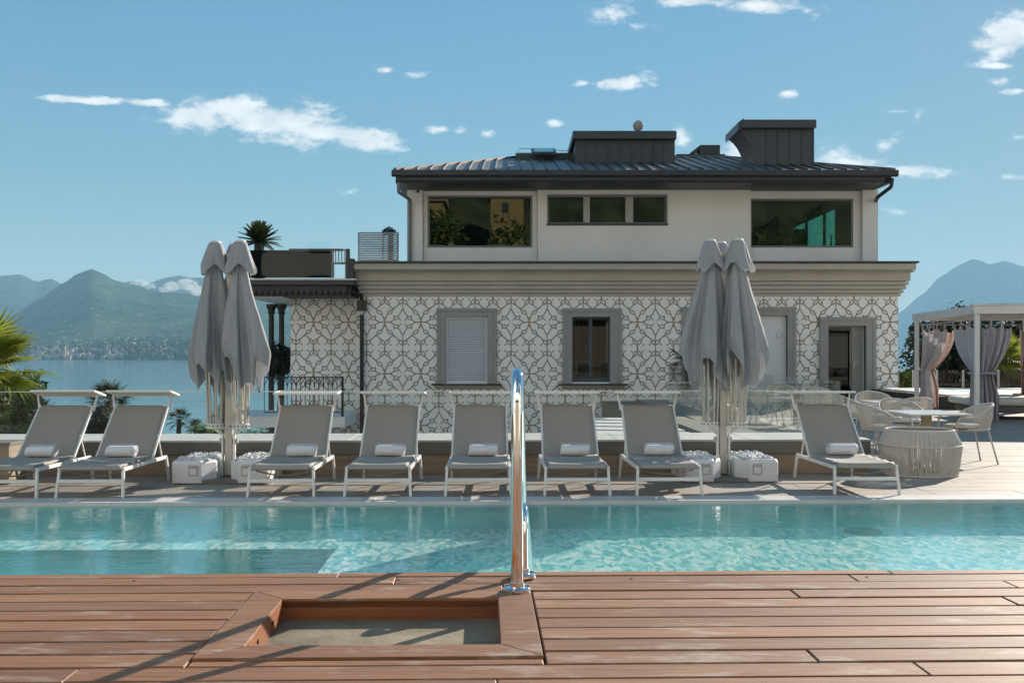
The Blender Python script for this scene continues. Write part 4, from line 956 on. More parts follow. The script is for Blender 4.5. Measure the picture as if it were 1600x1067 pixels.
# ---- left wing: eave, roof terrace, loggia
YL = 30.6
lw = empty('terrace_eave', (0, 0, 0)); lw.parent = house_
lx0, lx1 = X(372, YL), X(552, YL)
MB().box(lx0, lx1, YL, YB + 1.4, Z(445, YL), Z(437.5, YL)).build('gutter_board', 'dark_metal', lw)
MB().box(lx0 + .1, lx1 - .1, YL + .25, YB + 1.4, Z(463, YL + .3), Z(445.3, YL)).build('frieze', 'iron', lw)
n = 17
for i in range(n):
    xa = lx0 + .15 + (lx1 - lx0 - .35) * i / n; w = (lx1 - lx0 - .35) / n
    MB().prism([(xa, Z(446, YL)), (xa + w * .96, Z(446, YL)), (xa + w * .96, Z(454, YL)), (xa + w * .48, Z(461, YL)), (xa, Z(454, YL))], YL + .12, YL + .16, 'y').build('scallop', 'sill_dark', lw)
MB().box(lx0 + .1, X(454, WY) + .05, YL + .4, YB + 6, Z(463, YL + .3) - .03, Z(463, YL + .3) - .002).build('loggia_ceiling', 'cream', lw)
MB().box(lx0, lx1 + .05, YL + .05, YB + 6, Z(437.4, YL), Z(435, YL)).build('terrace_deck', 'white_metal', lw)
for px in (424, 440):
    yy = 35.2; zc_ = Z(463, YL + .3) - .03
    MB().lathe([(.10, -4.5), (.085, zc_ - .35), (.085, zc_ - .33), (.13, zc_ - .28), (.10, zc_ - .24), (.15, zc_ - .12), (.17, zc_ - .10), (.17, zc_ - .002)], 16, (X(px, yy), yy, 0)).build('column', 'sill_dark', house_, smooth=True, auto=35)
MB().box(X(400, 35), X(454, 32.5), 32.6, 36.5, -1.6, -1.4).build('loggia_floor', 'court_stone', house_)
tb = empty('roof_terrace_balustrade', (0, 0, 0)); tb.parent = house_
YG = 30.85
for (p0, p1) in ((408.5, 474), (474.5, 540)):
    MB().box(X(p0, YG), X(p1, YG), YG, YG + .015, Z(434, YG), Z(378, YG)).build('pane', 'pane_clear', tb)
MB().box(X(545, YG), X(622, YG), YG + .2, YG + .215, Z(412, YG), Z(384, YG)).build('pane', 'pane_clear', tb)
MB().box(X(540.5, YG), X(546, YG), YG - .03, YG + .1, Z(436, YG), Z(389, YG)).build('post', 'dark_metal', tb)
MB().box(X(545, YG), X(552, YG), YG + .0, YG + .4, Z(436, YG), Z(404, YG)).build('end_panel', 'dark_metal', tb)
MB().box(X(376, 31.6), X(521, 31.6), 31.6, 31.66, Z(434, 31.6), Z(391, 31.6)).build('wind_screen', 'screen_dark', tb)
MB().box(X(452, 31.55), X(536, 31.55), 31.52, 31.6, Z(392.5, 31.6), Z(389, 31.6)).build('screen_rail', 'dark_metal', tb)
ls = empty('louvre_screen', (0, 0, 0)); ls.parent = house_
YS = 33.6
for i in range(13):
    zz = Z(408 - i * 3.55, YS); MB().box(X(560, YS), X(622, YS), YS, YS + .03, zz, zz + .05).build('slat', 'louvre', ls)
MB().box(X(559, YS), X(561, YS), YS + .031, YS + .08, Z(412, YS), Z(363, YS)).box(X(597, YS), X(599, YS), YS + .031, YS + .08, Z(412, YS), Z(363, YS)).box(X(620, YS), X(622.5, YS), YS + .031, YS + .08, Z(412, YS), Z(363, YS)).build('post', 'louvre', ls)
# chair on the roof terrace (behind the glass)
rc = empty('terrace_chair', (X(531, 31.4), 31.4, Z(435, 31.4)), .3, 'small grey slatted chair on the roof terrace behind glass', 'chair')
m = MB()
for s in (-.2, .2):
    for t in (-.18, .2): MB().bar((s, t, .01), (s, t, .42), .03).build('leg', 'louvre', rc)
MB().box(-.23, .23, -.22, .22, .42, .45).build('seat', 'louvre', rc)
for i in range(5): MB().bar((-.18 + .09 * i, .2, .46), (-.18 + .09 * i, .26, .82), .03).build('back_slat', 'louvre', rc)
MB().box(-.23, .23, .24, .28, .82, .87).build('top_rail', 'louvre', rc)
# wrought iron balcony rail below the loggia
YR = 29.2
ir = empty('iron_balcony_railing', (0, 0, 0), 0, 'black wrought iron balcony railing of pointed arches beside the patterned wall', 'railing')
x0_, x1_ = X(413, YR), X(534, YR); zt_, zb_ = Z(588.5, YR), Z(588.5, YR) - 1.05
MB().box(x0_, x1_, YR - .03, YR + .03, zt_ - .035, zt_).build('top_rail', 'iron', ir)
MB().box(x0_, x1_, YR - .02, YR + .02, zb_ + .08, zb_ + .11).build('bottom_rail', 'iron', ir)
n = 17; w = (x1_ - x0_) / n
for i in range(n + 1):
    xx = x0_ + i * w; MB().bar((xx, YR, zb_ + .11), (xx, YR, zt_ - .036), .018).build('baluster', 'iron', ir)
for i in range(n - 1):
    xx = x0_ + i * w
    MB().tube([(xx + w * (1 - math.cos(t * PI / 8)), YR + .012, zt_ - .32 + .26 * math.sin(t * PI / 8)) for t in range(9)], .009, 5).build('arch', 'iron', ir)
MB().box(x1_ - .01, x1_ + .05, YR - .03, YR + .03, zb_ - .1, zt_ + .01).build('post', 'iron', ir)
bs = MB().box(X(380, YR) - 1, x1_ + .1, YR - .1, YB + .85, zb_ - .3, zb_ - .02).build('balcony_slab', 'cream', house_)

# ------------------------------------------------------------------ sun loungers
def make_lounger():
    r = empty('sun_lounger')
    w = .298
    for s in (-1, 1):
        MB().bar((s * w, -.01, .262), (s * w, 1.345, .252), .030, .036).build('side_rail', 'white_metal', r, bevel=.005)
        MB().bar((s * (w + .014), -.045, 0), (s * w, 0, .244), .026, .034).build('leg', 'white_metal', r, bevel=.005)
        MB().bar((s * (w + .014), 1.40, 0), (s * w, 1.335, .25), .026, .034).build('leg', 'white_metal', r, bevel=.005)
    MB().bar((-w, -.022, .155), (w, -.022, .155), .022, .034).build('cross_bar', 'white_metal', r, bevel=.004)
    MB().bar((-w + .016, 1.30, .235), (w - .016, 1.30, .235), .022, .026).build('cross_bar', 'white_metal', r)
    MB().tube([(-.26 + .52 * t / 12, .10, .235 - .045 * math.sin(PI * t / 12)) for t in range(13)], .007, 6).build('tension_strap', 'sling', r, smooth=True)
    # seat: a sling pulled over the rails, dipping in the middle and rolled at the front
    def seat(u, v):
        x = (u - .5) * 2 * (w - .02); y = -.035 + .95 * v
        z = .292 - .020 * (1 - (2 * u - 1) ** 2) * math.sin(PI * min(1, v * 1.05)) + .004 * math.sin(v * 26)
        if v < .06: z -= (1 - v / .06) ** 2 * .030; y += .004
        return (x, y, z)
    MB().grid(seat, 16, 40).build('seat', 'seat_sling', r, smooth=True, solid=.026)
    P0, P1 = Vector((0, .90, .285)), Vector((0, 1.46, .792)); d = (P1 - P0); n = Vector((0, -d.z, d.y)).normalized()
    def back(u, v):
        hw = w - .020 - .008 * v; x = (u - .5) * 2 * hw
        e = max(0, v - .965) / .035; x *= 1 - .05 * e * e
        p = P0 + d * v - n * (.018 * (1 - (2*u-1)**2) * math.sin(PI * v))
        return (x, p.y, p.z)
    MB().grid(back, 16, 30).build('backrest', 'sling', r, smooth=True, solid=.008)
    for s in (-1, 1):
        a, b_ = P0 + Vector((s * (w - .012), 0, 0)), P1 + Vector((s * (w - .020), 0, 0))
        MB().bar(a - n * .012 - d * .03, b_ - n * .012, .022, .026).build('back_rail', 'white_metal', r)
        MB().bar((s * (w - .022), 1.12, .50), (s * (w - .022), 1.27, .24), .014).build('back_stay', 'white_metal', r)
        MB().bar(b_ - n * .012 + Vector((s * .010, 0, -.05)), (s * (w + .022), 1.50, .915), .014, .020).build('sunshade_arm', 'white_metal', r)
    MB().bar(P1 + Vector((-w + .03, .008, -.012)), P1 + Vector((w - .03, .008, -.012)), .018).build('top_rail', 'white_metal', r)
    sh = empty('sunshade', (0, 1.50, .925)); sh.parent = r
    MB().box(-.338, .338, -.14, .18, -.004, .004).build('fabric', 'canopy_fabric', sh)
    MB().box(-.342, .342, -.160, -.14, -.010, .012).box(-.342, .342, .18, .20, -.012, .012).box(-.345, -.325, -.14, .18, -.012, .012).box(.325, .345, -.14, .18, -.012, .012).build('frame', 'white_metal', sh, bevel=.003)
    return r
proto = make_lounger()
LOUNGE = [(-4.76, 'leftmost sun lounger, cut by the left edge, beside the planter box', 10, .0), (-3.96, 'second sun lounger from the left, just left of the left-hand parasols', 9, .0),
 (-2.18, 'sun lounger just right of the left-hand folded parasols', -2, .01), (-1.27, 'fourth sun lounger from the left, in front of the black downpipe', 3, -.005),
 (-.32, 'sun lounger half hidden behind the chrome handrail', 1, .0), (.62, 'sun lounger just right of the chrome handrail', 1, .0), (1.50, 'sun lounger just left of the right-hand folded parasols', 2, .0),
 (3.40, 'rightmost sun lounger, next to the round rope table', 3, -.01)]
TOW = ['leftmost lounger', 'second lounger from the left', 'lounger right of the left-hand parasols', 'lounger in front of the black downpipe', 'lounger behind the chrome handrail', 'lounger just right of the chrome handrail', 'lounger left of the right-hand parasols', 'rightmost lounger by the rope table']
def towel_mesh(seed):
    m = MB(); rr = random.Random(seed); L_ = .148; n = 40
    # rolled spiral with a soft, slightly uneven outside
    turns = 3.2; pts = []
    for i in range(int(turns * n) + 1):
        t = i / n; a = 2 * PI * t; q = .012 + .052 * t / turns
        pts.append((q * math.cos(a), q * math.sin(a)))
    def fn(u, v):
        i = min(int(v * (len(pts) - 1)), len(pts) - 1); p = pts[i]
        x = (u - .5) * 2 * L_; k = 1 + .05 * mn.noise(Vector((x * 9, p[0] * 14, p[1] * 14 + seed)))
        e = abs(u - .5) * 2; k *= 1 - .12 * max(0, e - .9) / .1
        return (x + .006 * math.sin(v * 20), p[0] * k * 1.1, p[1] * k)
    m.grid(fn, 12, len(pts) - 1)
    return m
for i, (cx, lab, tilt, yaw) in enumerate(LOUNGE):
    o = proto if i == 0 else copy_tree(proto)
    yy = 10.36 + cx * TR * 1.15
    o.location = (cx, yy, 0); o.rotation_euler.z = ROT * .6 + yaw; tag(o, lab, 'sun lounger', 'sun loungers lined up along the pool')
    for ch in o.children:
        if ch.name.startswith('sunshade') and ch.type == 'EMPTY': ch.rotation_euler.x = -math.radians(tilt)
    t = towel_mesh(i + 1).build('rolled_towel', 'towel', smooth=True, solid=.006)
    t.location = (cx + .005 * (i % 3) + (-.02 if i in (0, 1) else .02), yy + .83, .362); t.rotation_euler = (0, 0, yaw + .03 * ((i * 7) % 5 - 2)); tag(t, 'rolled white towel on the ' + TOW[i], 'towel', 'rolled towels on the loungers')

# ------------------------------------------------------------------ folded twin parasols
def canopy_mesh(seed, top, flip):
    rr = random.Random(seed); ph = [rr.uniform(0, 6.28) for _ in range(5)]
    def radius(t): return .035 + .215 * min(t, .86) ** .9 * 1.0 - max(0, t - .86) * .20
    def fold(a, t):
        n1 = 4 * a + ph[0]; n2 = 9 * a + ph[1] + .8 * t; n3 = 15 * a + ph[2] - 1.1 * t
        return .30 * math.cos(n1) + .20 * (1 - 1.7 * abs(math.sin(n2 / 2))) + .11 * (1 - 1.7 * abs(math.sin(n3 / 2)))
    H = 1.42
    def fn(u, v):
        a = 2 * PI * u; t = v
        hem = H * (.97 - .11 * math.cos(4 * a + ph[0]) + .04 * math.cos(9 * a + ph[1]) + .03 * math.cos(5 * a + ph[4])) - .02
        z = top - .06 - hem * t
        g = (.30 + .70 * min(1, t * 1.7)) * min(1, t / .05)
        r = radius(t) * (1 + fold(a, t) * g)
        a2 = a + g * (.16 * math.cos(9 * a + ph[1] + .8 * t) + .05 * math.sin(15 * a + ph[2]))
        sway = .012 * math.sin(t * 5 + ph[1])
        return (r * math.cos(a2) + sway + flip * .03 * t, r * math.sin(a2) * .95, z)
    main = MB().grid(fn, 260, 46, wrap=True)
    def hood(u, v):
        a = 2 * PI * u
        zz = top + .02 - (.30 + .05 * math.cos(4 * a + ph[2])) * v
        if v < .06: zz = top + .02 - .012 * (v / .06) ** 2
        r = (.018 + .052 * min(1, v / .06)) + .095 * max(0, v - .06) ** .9
        r *= 1 + (.16 * math.cos(4 * a + ph[2]) + .10 * math.cos(6 * a + ph[3]) + .05 * math.cos(11 * a)) * v
        return (r * math.cos(a), r * math.sin(a), zz)
    hd = MB().grid(hood, 96, 18, wrap=True)
    return main, hd
def make_parasol(px, lab, seed, xs, lift):
    Y0 = 11.72; cx = X(px, Y0); Y0 += cx * TR
    r = empty('folded_parasol', (cx, Y0, 0), ROT, lab, 'parasol', 'folded twin parasols behind the loungers')
    MB().prism([(-.04, -.04), (.04, -.04), (.04, .04), (-.04, .04)], .05, 1.22, 'z').build('mast', 'mast_metal', r, bevel=.008)
    MB().prism([(-.025, -.025), (.025, -.025), (.025, .025), (-.025, .025)], 1.2, 2.42 + lift, 'z').build('upper_mast', 'mast_metal', r)
    for s in (-1, 1):
        MB().bar((s * .062, -.02, .04), (s * .062, -.02, .50), .018, .05).build('side_stay', 'white_metal', r)
        MB().tube([(s * .05, 0, .42), (s * .095, 0, .42)], .03, 12).build('clamp_knob', 'grey_metal', r, smooth=True, auto=40)
        MB().bar((s * .03, 0, 2.34 + lift), (s * xs, 0, 2.48 + lift), .05).build('top_arm', 'white_metal', r)
        arc = [(s * (.075 + .115 * math.sin(t * PI / 10)), -.03, .50 + .30 * t / 10) for t in range(11)]
        MB().tube(arc, .021, 8).build('crank_arm', 'white_metal', r, smooth=True)
    MB().lathe([(.0, -.02), (.13, -.02), (.135, 0), (.13, .02), (.0, .02)], 28, (0, 0, 0), cap=False).build('crank_wheel', 'white_metal', r, smooth=True, auto=35).matrix_local = Matrix.Translation((0, .04, .68)) @ Matrix.Rotation(PI/2, 4, 'X')
    MB().bar((-.1, 0, 1.18), (.1, 0, 1.18), .09, .12).build('slider', 'mast_metal', r)
    for k, s in enumerate((-1, 1, 0)):
        c = empty('canopy', (s * xs + (.02 if s == 0 else 0), (-.02, -.10, .20)[k], 0)); c.parent = r
        a, b_ = canopy_mesh(seed + k * 13, 2.52 + lift, s); a.build('cloth', 'parasol_cloth', c, smooth=True); b_.build('hood', 'parasol_cloth', c, smooth=True)
        MB().lathe([(.055, 0), (.06, .02), (.03, .035)], 20, (0, 0, 2.52 + lift)).build('finial', 'white_metal', c, smooth=True)
        for q in range(8):
            an = 2 * PI * q / 8 + .3
            MB().bar((.075 * math.cos(an), .075 * math.sin(an), .60 + lift * .3), (.10 * math.cos(an), .10 * math.sin(an), 1.3), .018, .026).build('rib', 'mast_metal', c)
        MB().lathe([(.085, 0), (.098, .02), (.098, .055), (.08, .06)], 24, (0, 0, .55 + lift * .3)).build('rib_hub', 'white_metal', c, smooth=True, auto=35)
        m = MB()
        for q in range(7):
            an = -PI/2 + (q - 3) * .45; m.lathe([(.0001, -.008), (.008, -.006), (.008, .006), (.0001, .008)], 6, (.098 * math.cos(an), .098 * math.sin(an), .585 + lift * .3), cap=False)
        m.build('rivets', 'iron', c)
    # cross base with two ballast boxes
    MB().prism([(-.40, -.40), (.42, -.40), (.06, -.02), (.06, .10), (-.06, .10), (-.06, -.02)], .004, .045, 'z').build('base_plate', 'fascia_grey', r)
    for s in (-1, 1):
        for back_ in (0, 1):
            x0, x1 = (.025, .50); y0, y1 = (-.42, -.03) if not back_ else (.02, .40)
            outline = [(x0 + .05, y0 + .18), (x0 + .17, y0), (x1 - .02, y0), (x1, y0 + .04), (x1, y1 - .03), (x1 - .03, y1), (x0 + .06, y1), (x0 + .05, y1 - .05)]
            if back_: outline = [(p, y1 + y0 - q) for (p, q) in outline]
            cx_ = sum(p for p, q in outline) / 8; cy_ = sum(q for p, q in outline) / 8
            bx_ = empty('ballast_box'); bx_.parent = r
            vs = [(s * (cx_ + (p - cx_) * k_), cy_ + (q - cy_) * k_, z_) for (k_, z_) in ((.985, .010), (1.0, .03), (1.0, .215), (.93, .245)) for (p, q) in outline]
            MB().add(vs, [(j * 8 + i, j * 8 + (i + 1) % 8, j * 8 + 8 + (i + 1) % 8, j * 8 + 8 + i) for j in range(3) for i in range(8)] + [tuple(range(7, -1, -1)), tuple(range(24, 32))]).build('box', 'base_plastic', bx_, bevel=.01)
            def top(u, v, s=s, cx_=cx_, cy_=cy_):
                x = (u - .5) * .36; y = (v - .5) * .30; e = max(0, 1 - max(abs(u - .5), abs(v - .5)) * 2)
                return (s * (cx_ + x), cy_ + y, .246 + min(1, e * 5) * (.012 + .040 * abs(mn.noise(Vector((x * 22 + s, y * 22, seed + back_)))) + .012 * mn.noise(Vector((x * 55, y * 55, seed)))))
            MB().grid(top, 34, 28).build('ballast', 'ballast', bx_)
            if not back_:
                MB().box(s * .27 - .05, s * .27 + .05, y0 - .008, y0 + .002, .09, .20).build('handle_plate', 'grey_metal', bx_, bevel=.006)
                MB().box(s * .27 - .036, s * .27 + .036, y0 - .014, y0 - .008, .10, .165).build('handle_recess', 'base_plastic', bx_)
    return r
make_parasol(361, 'pair of folded grey parasols on one mast at the left', 3, .14, 0)
make_parasol(1131, 'pair of folded grey parasols on one mast at the right', 31, .14, .03)

# ------------------------------------------------------------------ rope furniture
rt = empty('rope_side_table', (X(1437, 12.15), 12.15, 0), 0, 'round drum-shaped rope side table next to the rightmost lounger', 'side table')
prof_ = [(.36, .50), (.445, .335), (.40, .01)]
for (rr_, zz) in prof_:
    MB().tube([(rr_ * math.cos(2*PI*t/48), rr_ * math.sin(2*PI*t/48), max(zz, .014)) for t in range(49)], .012, 8, cap=False).build('hoop', 'rope', rt, smooth=True)
m = MB(); rnd = random.Random(9)
for q in range(220):
    a = 2 * PI * q / 220 + rnd.uniform(-.008, .008); a2 = a + rnd.uniform(-.012, .012)
    m.tube([(rr_ * math.cos(an), rr_ * math.sin(an), zz) for (rr_, zz), an in zip(prof_, (a, a2, a + rnd.uniform(-.02, .02)))], .0056, 5, cap=False)
m.build('rope_strands', 'rope', rt, smooth=True)['kind'] = 'stuff'
MB().lathe([(.0, .0), (.34, 0), (.345, .01), (.0, .012)], 40, (0, 0, .475), cap=False).build('table_top', 'pane_clear', rt)
def make_chair():
    r = empty('rope_chair')
    R_ = .27
    rim = []
    for t in range(25):
        a = math.radians(-205 + 230 * t / 24) + PI   # open to -Y
        a = math.radians(-20 + 220 * t / 24)
        h = .575 + .155 * max(0, math.sin(a)) ** .8
        rim.append((R_ * 1.08 * math.cos(a), .02 + R_ * math.sin(a) * (1.0 + .12), h))
    MB().tube(rim, .014, 8).build('back_rim', 'rope', r, smooth=True)
    low = [(R_ * .95 * math.cos(math.radians(-20 + 220 * t / 24)), .02 + R_ * .95 * math.sin(math.radians(-20 + 220 * t / 24)), .425) for t in range(25)]
    MB().tube(low, .012, 8).build('seat_hoop', 'rope', r, smooth=True)
    m = MB(); n = 58
    for q in range(n + 1):
        f_ = 3 + 18 * q / n; i = min(int(f_), 23); w_ = f_ - i
        A = Vector(low[i]).lerp(Vector(low[i+1]), w_); B = Vector(rim[i]).lerp(Vector(rim[i+1]), w_); C = A.lerp(B, .5) + Vector((A.x, A.y - .02, 0)) * .05
        m.tube([A, C, B], .0055, 4, cap=False)
    m.build('woven_back', 'rope', r)['kind'] = 'stuff'
    for s in (-1, 1):
        MB().tube(bend([(s * .29, .10, .572), (s * .295, -.20, .572), (s * .285, -.22, .42)], .05, 5), .013, 8).build('arm', 'rope', r, smooth=True)
        MB().tube([(s * .22, -.18, .41), (s * .27, -.24, 0)], .011, 8).build('leg', 'rope', r, smooth=True)
        MB().tube([(s * .20, .20, .41), (s * .25, .30, 0)], .011, 8).build('leg', 'rope', r, smooth=True)
    MB().lathe([(.0, .0), (.255, 0), (.262, .02), (.0, .022)], 28, (0, 0, .405), cap=False).build('seat', 'rope_dark', r)
    def cu(u, v):
        a = 2 * PI * u; q = [0, .12, .22, .245, .235, .20, 0][min(int(v * 6), 6)]; z = [.430, .430, .432, .448, .468, .478, .482][min(int(v * 6), 6)]
        return (q * math.cos(a), q * math.sin(a) - .01, z)
    MB().grid(cu, 28, 6, wrap=True).build('cushion', 'cushion', r, smooth=True)
    return r
CH = [(5.60, 13.45, PI/2 * -1, 'rope armchair seen side-on at the right end of the near table'), (4.58, 13.35, PI/2 * 1.05, 'rope armchair seen side-on at the left end of the near table'),
      (5.22, 14.55, .1, 'rope armchair behind the near dining table, its back to the second table'), (5.66, 15.5, PI + .1, 'rope armchair with its back to us, just behind the near table set'),
      (5.75, 17.25, -.05, 'rope armchair behind the second dining table, farthest to the right'), (5.16, 16.3, PI/2, 'rope armchair at the left end of the second table'),
      (4.95, 17.6, PI + .15, 'rope armchair behind the rightmost lounger, nearest the glass'), (5.55, 19.6, .2, 'far rope armchair below the glazed door'), (4.75, 20.2, PI/2, 'far rope armchair beside the glass, below the white panel'), (5.3, 21.3, 0, 'farthest rope armchair at the third table')]
cp = make_chair()
for i, (x, y, a, lab) in enumerate(CH):
    o = cp if i == 0 else copy_tree(cp)
    o.location = (x, y, 0); o.rotation_euler.z = a; tag(o, lab, 'armchair', 'rope armchairs at the dining tables')
def make_table(x, y, w, d, lab):
    r = empty('dining_table', (x, y, 0), ROT, lab, 'table', 'dining tables on the terrace')
    MB().box(-w/2, w/2, -d/2, d/2, .605, .622).build('table_top', 'table_top', r, bevel=.004)
    MB().box(-.05, .05, -.05, .05, .012, .604).build('pedestal', 'table_leg', r)
    MB().box(-.22, .22, -.22, .22, .001, .012).build('foot_plate', 'table_leg', r)
make_table(5.14, 13.5, .74, .95, 'pale square dining table just behind the rope side table')
make_table(5.72, 16.45, .70, .80, 'second pale dining table behind the near one')
make_table(5.3, 20.3, .8, .8, 'third pale dining table beyond the glass')
# ------------------------------------------------------------------ pergola with curtains and daybed
A = Vector((9.0, 21.07, 0)); ang = math.atan2(-.12, .993)
pg = empty('pergola', A, ang, 'white pergola with tied-back curtains at the right edge', 'pergola')
PW, PD, PH = 4.7, 4.66, 2.26
for (x, y) in ((0, 0), (0, PD), (PW, 0), (PW, PD), (PW * .52, PD)):
    MB().box(x - .045, x + .045, y - .045, y + .045, 0, PH - .16).build('post', 'white_metal', pg, bevel=.006)
for (x0, x1, y0, y1) in ((-.08, PW + .08, -.08, .06), (-.08, PW + .08, PD - .06, PD + .08), (-.08, .06, .061, PD - .061), (PW - .06, PW + .08, .061, PD - .061)):
    MB().box(x0, x1, y0, y1, PH - .16, PH).build('beam', 'white_metal', pg, bevel=.006)
MB().box(-.10, PW + .10, -.10, .10, PH + .002, PH + .03).build('cap_rail', 'white_metal', pg)
for i in range(16):
    y = .25 + i * .275; MB().box(.3, PW - .05, y, y + .2, PH - .03, PH + .05).build('roof_slat', 'dark_metal', pg)
for (x0, y0, x1, y1) in ((0, 0, PW, 0), (0, 0, 0, PD), (0, PD, PW, PD)):
    MB().tube([(x0 + (.1 if x1 > x0 else .1), y0 + (.1 if y1 == y0 and y0 == 0 else (-.1 if y1 == y0 else 0)), PH - .26), (x1 - (.1 if x1 > x0 else -.1), y1 - (-.1 if y1 == y0 and y0 == 0 else (.1 if y1 == y0 else 0)), PH - .26)], .012, 6).build('curtain_rod', 'grey_metal', pg)
def curtain(x0, y0, dx, dy, w_top, m_, lab, tie=.95, seed=0):
    """a curtain hung on tabs, gathered at the tie: (x0,y0) the fixed side at the post, (dx,dy) the rod's direction"""
    world = pg.matrix_basis if False else (Matrix.Translation(A) @ Matrix.Rotation(ang, 4, 'Z'))
    nx, ny = -dy, dx
    rr = random.Random(seed); p1, p2 = rr.uniform(0, 6), rr.uniform(0, 6)
    H = PH - .36
    def fn(u, v):
        z = H * (1 - v) + .02 * v
        zt_ = tie
        if z > zt_:
            t = (H - z) / (H - zt_); wdt = w_top * (1 - t ** 2.2) + .24 * t ** 2.2
        else:
            t = (zt_ - z) / zt_; wdt = .24 + .12 * min(1, t * 2.2)
        fold = (.045 + .03 * v) * math.sin(u * 26 + p1 + math.sin(v * 3 + p2)) + .02 * math.sin(u * 61 + p2)
        s = u * wdt; sag = -.09 * abs(math.sin(u * PI * 3)) * max(0, 1 - v * 5)
        p = world @ Vector((x0 + dx * s + nx * fold, y0 + dy * s + ny * fold, z + sag))
        return p
    r = empty('curtain', world @ Vector((x0, y0, 0)), 0, lab, 'curtain', 'tied-back curtains of the pergola')
    inv = Matrix.Translation(world @ Vector((x0, y0, 0))).inverted()
    m = MB(); m.grid(fn, 90, 40); m.v = [tuple(inv @ Vector(p)) for p in m.v]; m.build('cloth', m_, r, smooth=True)
    tie_c = inv @ (world @ Vector((x0 + dx * .12, y0 + dy * .12, tie)))
    MB().tube([tie_c + Vector((.15 * math.cos(2*PI*t/20), .13 * math.sin(2*PI*t/20), .01 * math.sin(t))) for t in range(21)], .02, 6, cap=False).build('tie_band', m_, r, smooth=True)
    for k in range(4):
        q = inv @ (world @ Vector((x0 + dx * w_top * k / 3, y0 + dy * w_top * k / 3, H - .01)))
        MB().tube([q + Vector((0, -.012, -.02)), q + Vector((0, -.012, .11)), q + Vector((0, .012, .11)), q + Vector((0, .012, -.02))], .014, 5).build('tab', m_, r)
curtain(.10, .12, 1, 0, .60, 'curtain', 'grey curtain hung to the right of the near pergola post', seed=1)
curtain(.10, .25, 0, 1, 1.75, 'curtain', 'grey curtain hung to the left of the near pergola post', seed=2)
curtain(.10, PD - .10, .25, -.97, 1.0, 'curtain', 'grey curtain on the far left pergola post', seed=3)
curtain(.12, PD - .10, 1, 0, .72, 'curtain_rose', 'sunlit rose curtain on the far left pergola post', seed=4)
curtain(PW * .52 - .15, PD - .10, 1, 0, .8, 'curtain_rose', 'sunlit rose curtain at the right edge of the picture', seed=5)
db = empty('daybed', (11.2, 22.6, 0), ang, 'wide grey cushioned daybed under the pergola', 'daybed')
MB().box(-1.7, 1.8, -.8, .8, .13, .27).build('base', 'cushion_grey', db, bevel=.03)
MB().box(-1.85, .1, -.85, .85, .275, .43).build('mattress', 'cushion', db, bevel=.06); MB().box(.12, 1.85, -.85, .85, .275, .44).build('mattress', 'cushion', db, bevel=.06)
for (x, y) in ((-1.5, -.6), (1.5, -.6), (-1.5, .6), (1.5, .6), (-.3, -.6)): MB().box(x - .03, x + .03, y - .03, y + .03, 0, .13).build('leg', 'grey_metal', db)
pl = MB(); blobs(pl, 0, 0, 0, .26, 4, 3, .55)
for (x, y, s, lab) in ((11.6, 23.2, .2, 'small grey pillow on the daybed at the right edge'), (12.2, 22.9, -.4, 'second grey pillow on the daybed, farther right')):
    t = pl.build('pillow', 'curtain', smooth=True); t.location = (x, y, .57); t.rotation_euler = (.3, 0, s); tag(t, lab, 'pillow', 'pillows on the daybed')
wl_ = MB().prism([(0, 0), (6, 0), (6, 1.35), (0, .38)], 0, .3, 'y').build('garden_wall', 'travertine'); wl_.location = (11.9, 25.6, 0); wl_.rotation_euler.z = -.05; tag(wl_, 'brown sloping garden wall behind the daybed', 'wall')
gf = empty('glass_fence', (0, 0, 0), 0, 'glass fence with metal posts in front of the dark trees', 'fence')
for i, px in enumerate((1403, 1427, 1464, 1505, 1560, 1615, 1670)):
    y = 31.6 - i * .25; MB().bar((X(px, y), y, .3), (X(px, y), y, Z(578, y)), .05).build('post', 'grey_metal', gf)
    if i:
        y0 = y + .25; p0 = (1403, 1427, 1464, 1505, 1560, 1615, 1670)[i - 1]
        MB().add([(X(p0, y0) + .03, y0, .4), (X(px, y) - .03, y, .4), (X(px, y) - .03, y, Z(579, y)), (X(p0, y0) + .03, y0, Z(579, y0))], [(0, 1, 2, 3)]).build('pane', 'pane_smoke' if i > 2 else 'pane_clear', gf)
# ------------------------------------------------------------------ plants
def leaves(mb, c, rad, n, size, rr, lump=.35, shell=.55):
    c = Vector(c)
    for i in range(n):
        d = Vector((rr.gauss(0, 1), rr.gauss(0, 1), rr.gauss(0, 1))).normalized()
        k = 1 + lump * mn.noise(d * 2.3 + c * .37) + .18 * mn.noise(d * 6 + c)
        q = (shell + (1 - shell) * rr.random() ** .6) * k
        p = c + Vector((d.x * rad[0], d.y * rad[1], d.z * rad[2])) * q
        nn = (d + Vector((rr.uniform(-.9, .9), rr.uniform(-.9, .9), rr.uniform(-.6, 1.0)))).normalized()
        t = nn.cross(Vector((rr.uniform(-1, 1), rr.uniform(-1, 1), rr.uniform(-1, 1)))).normalized(); b_ = nn.cross(t)
        s = size * rr.uniform(.6, 1.3)
        mb.add([p - t * s, p + b_ * s * .42, p + t * s, p - b_ * s * .42], [(0, 1, 2, 3)])
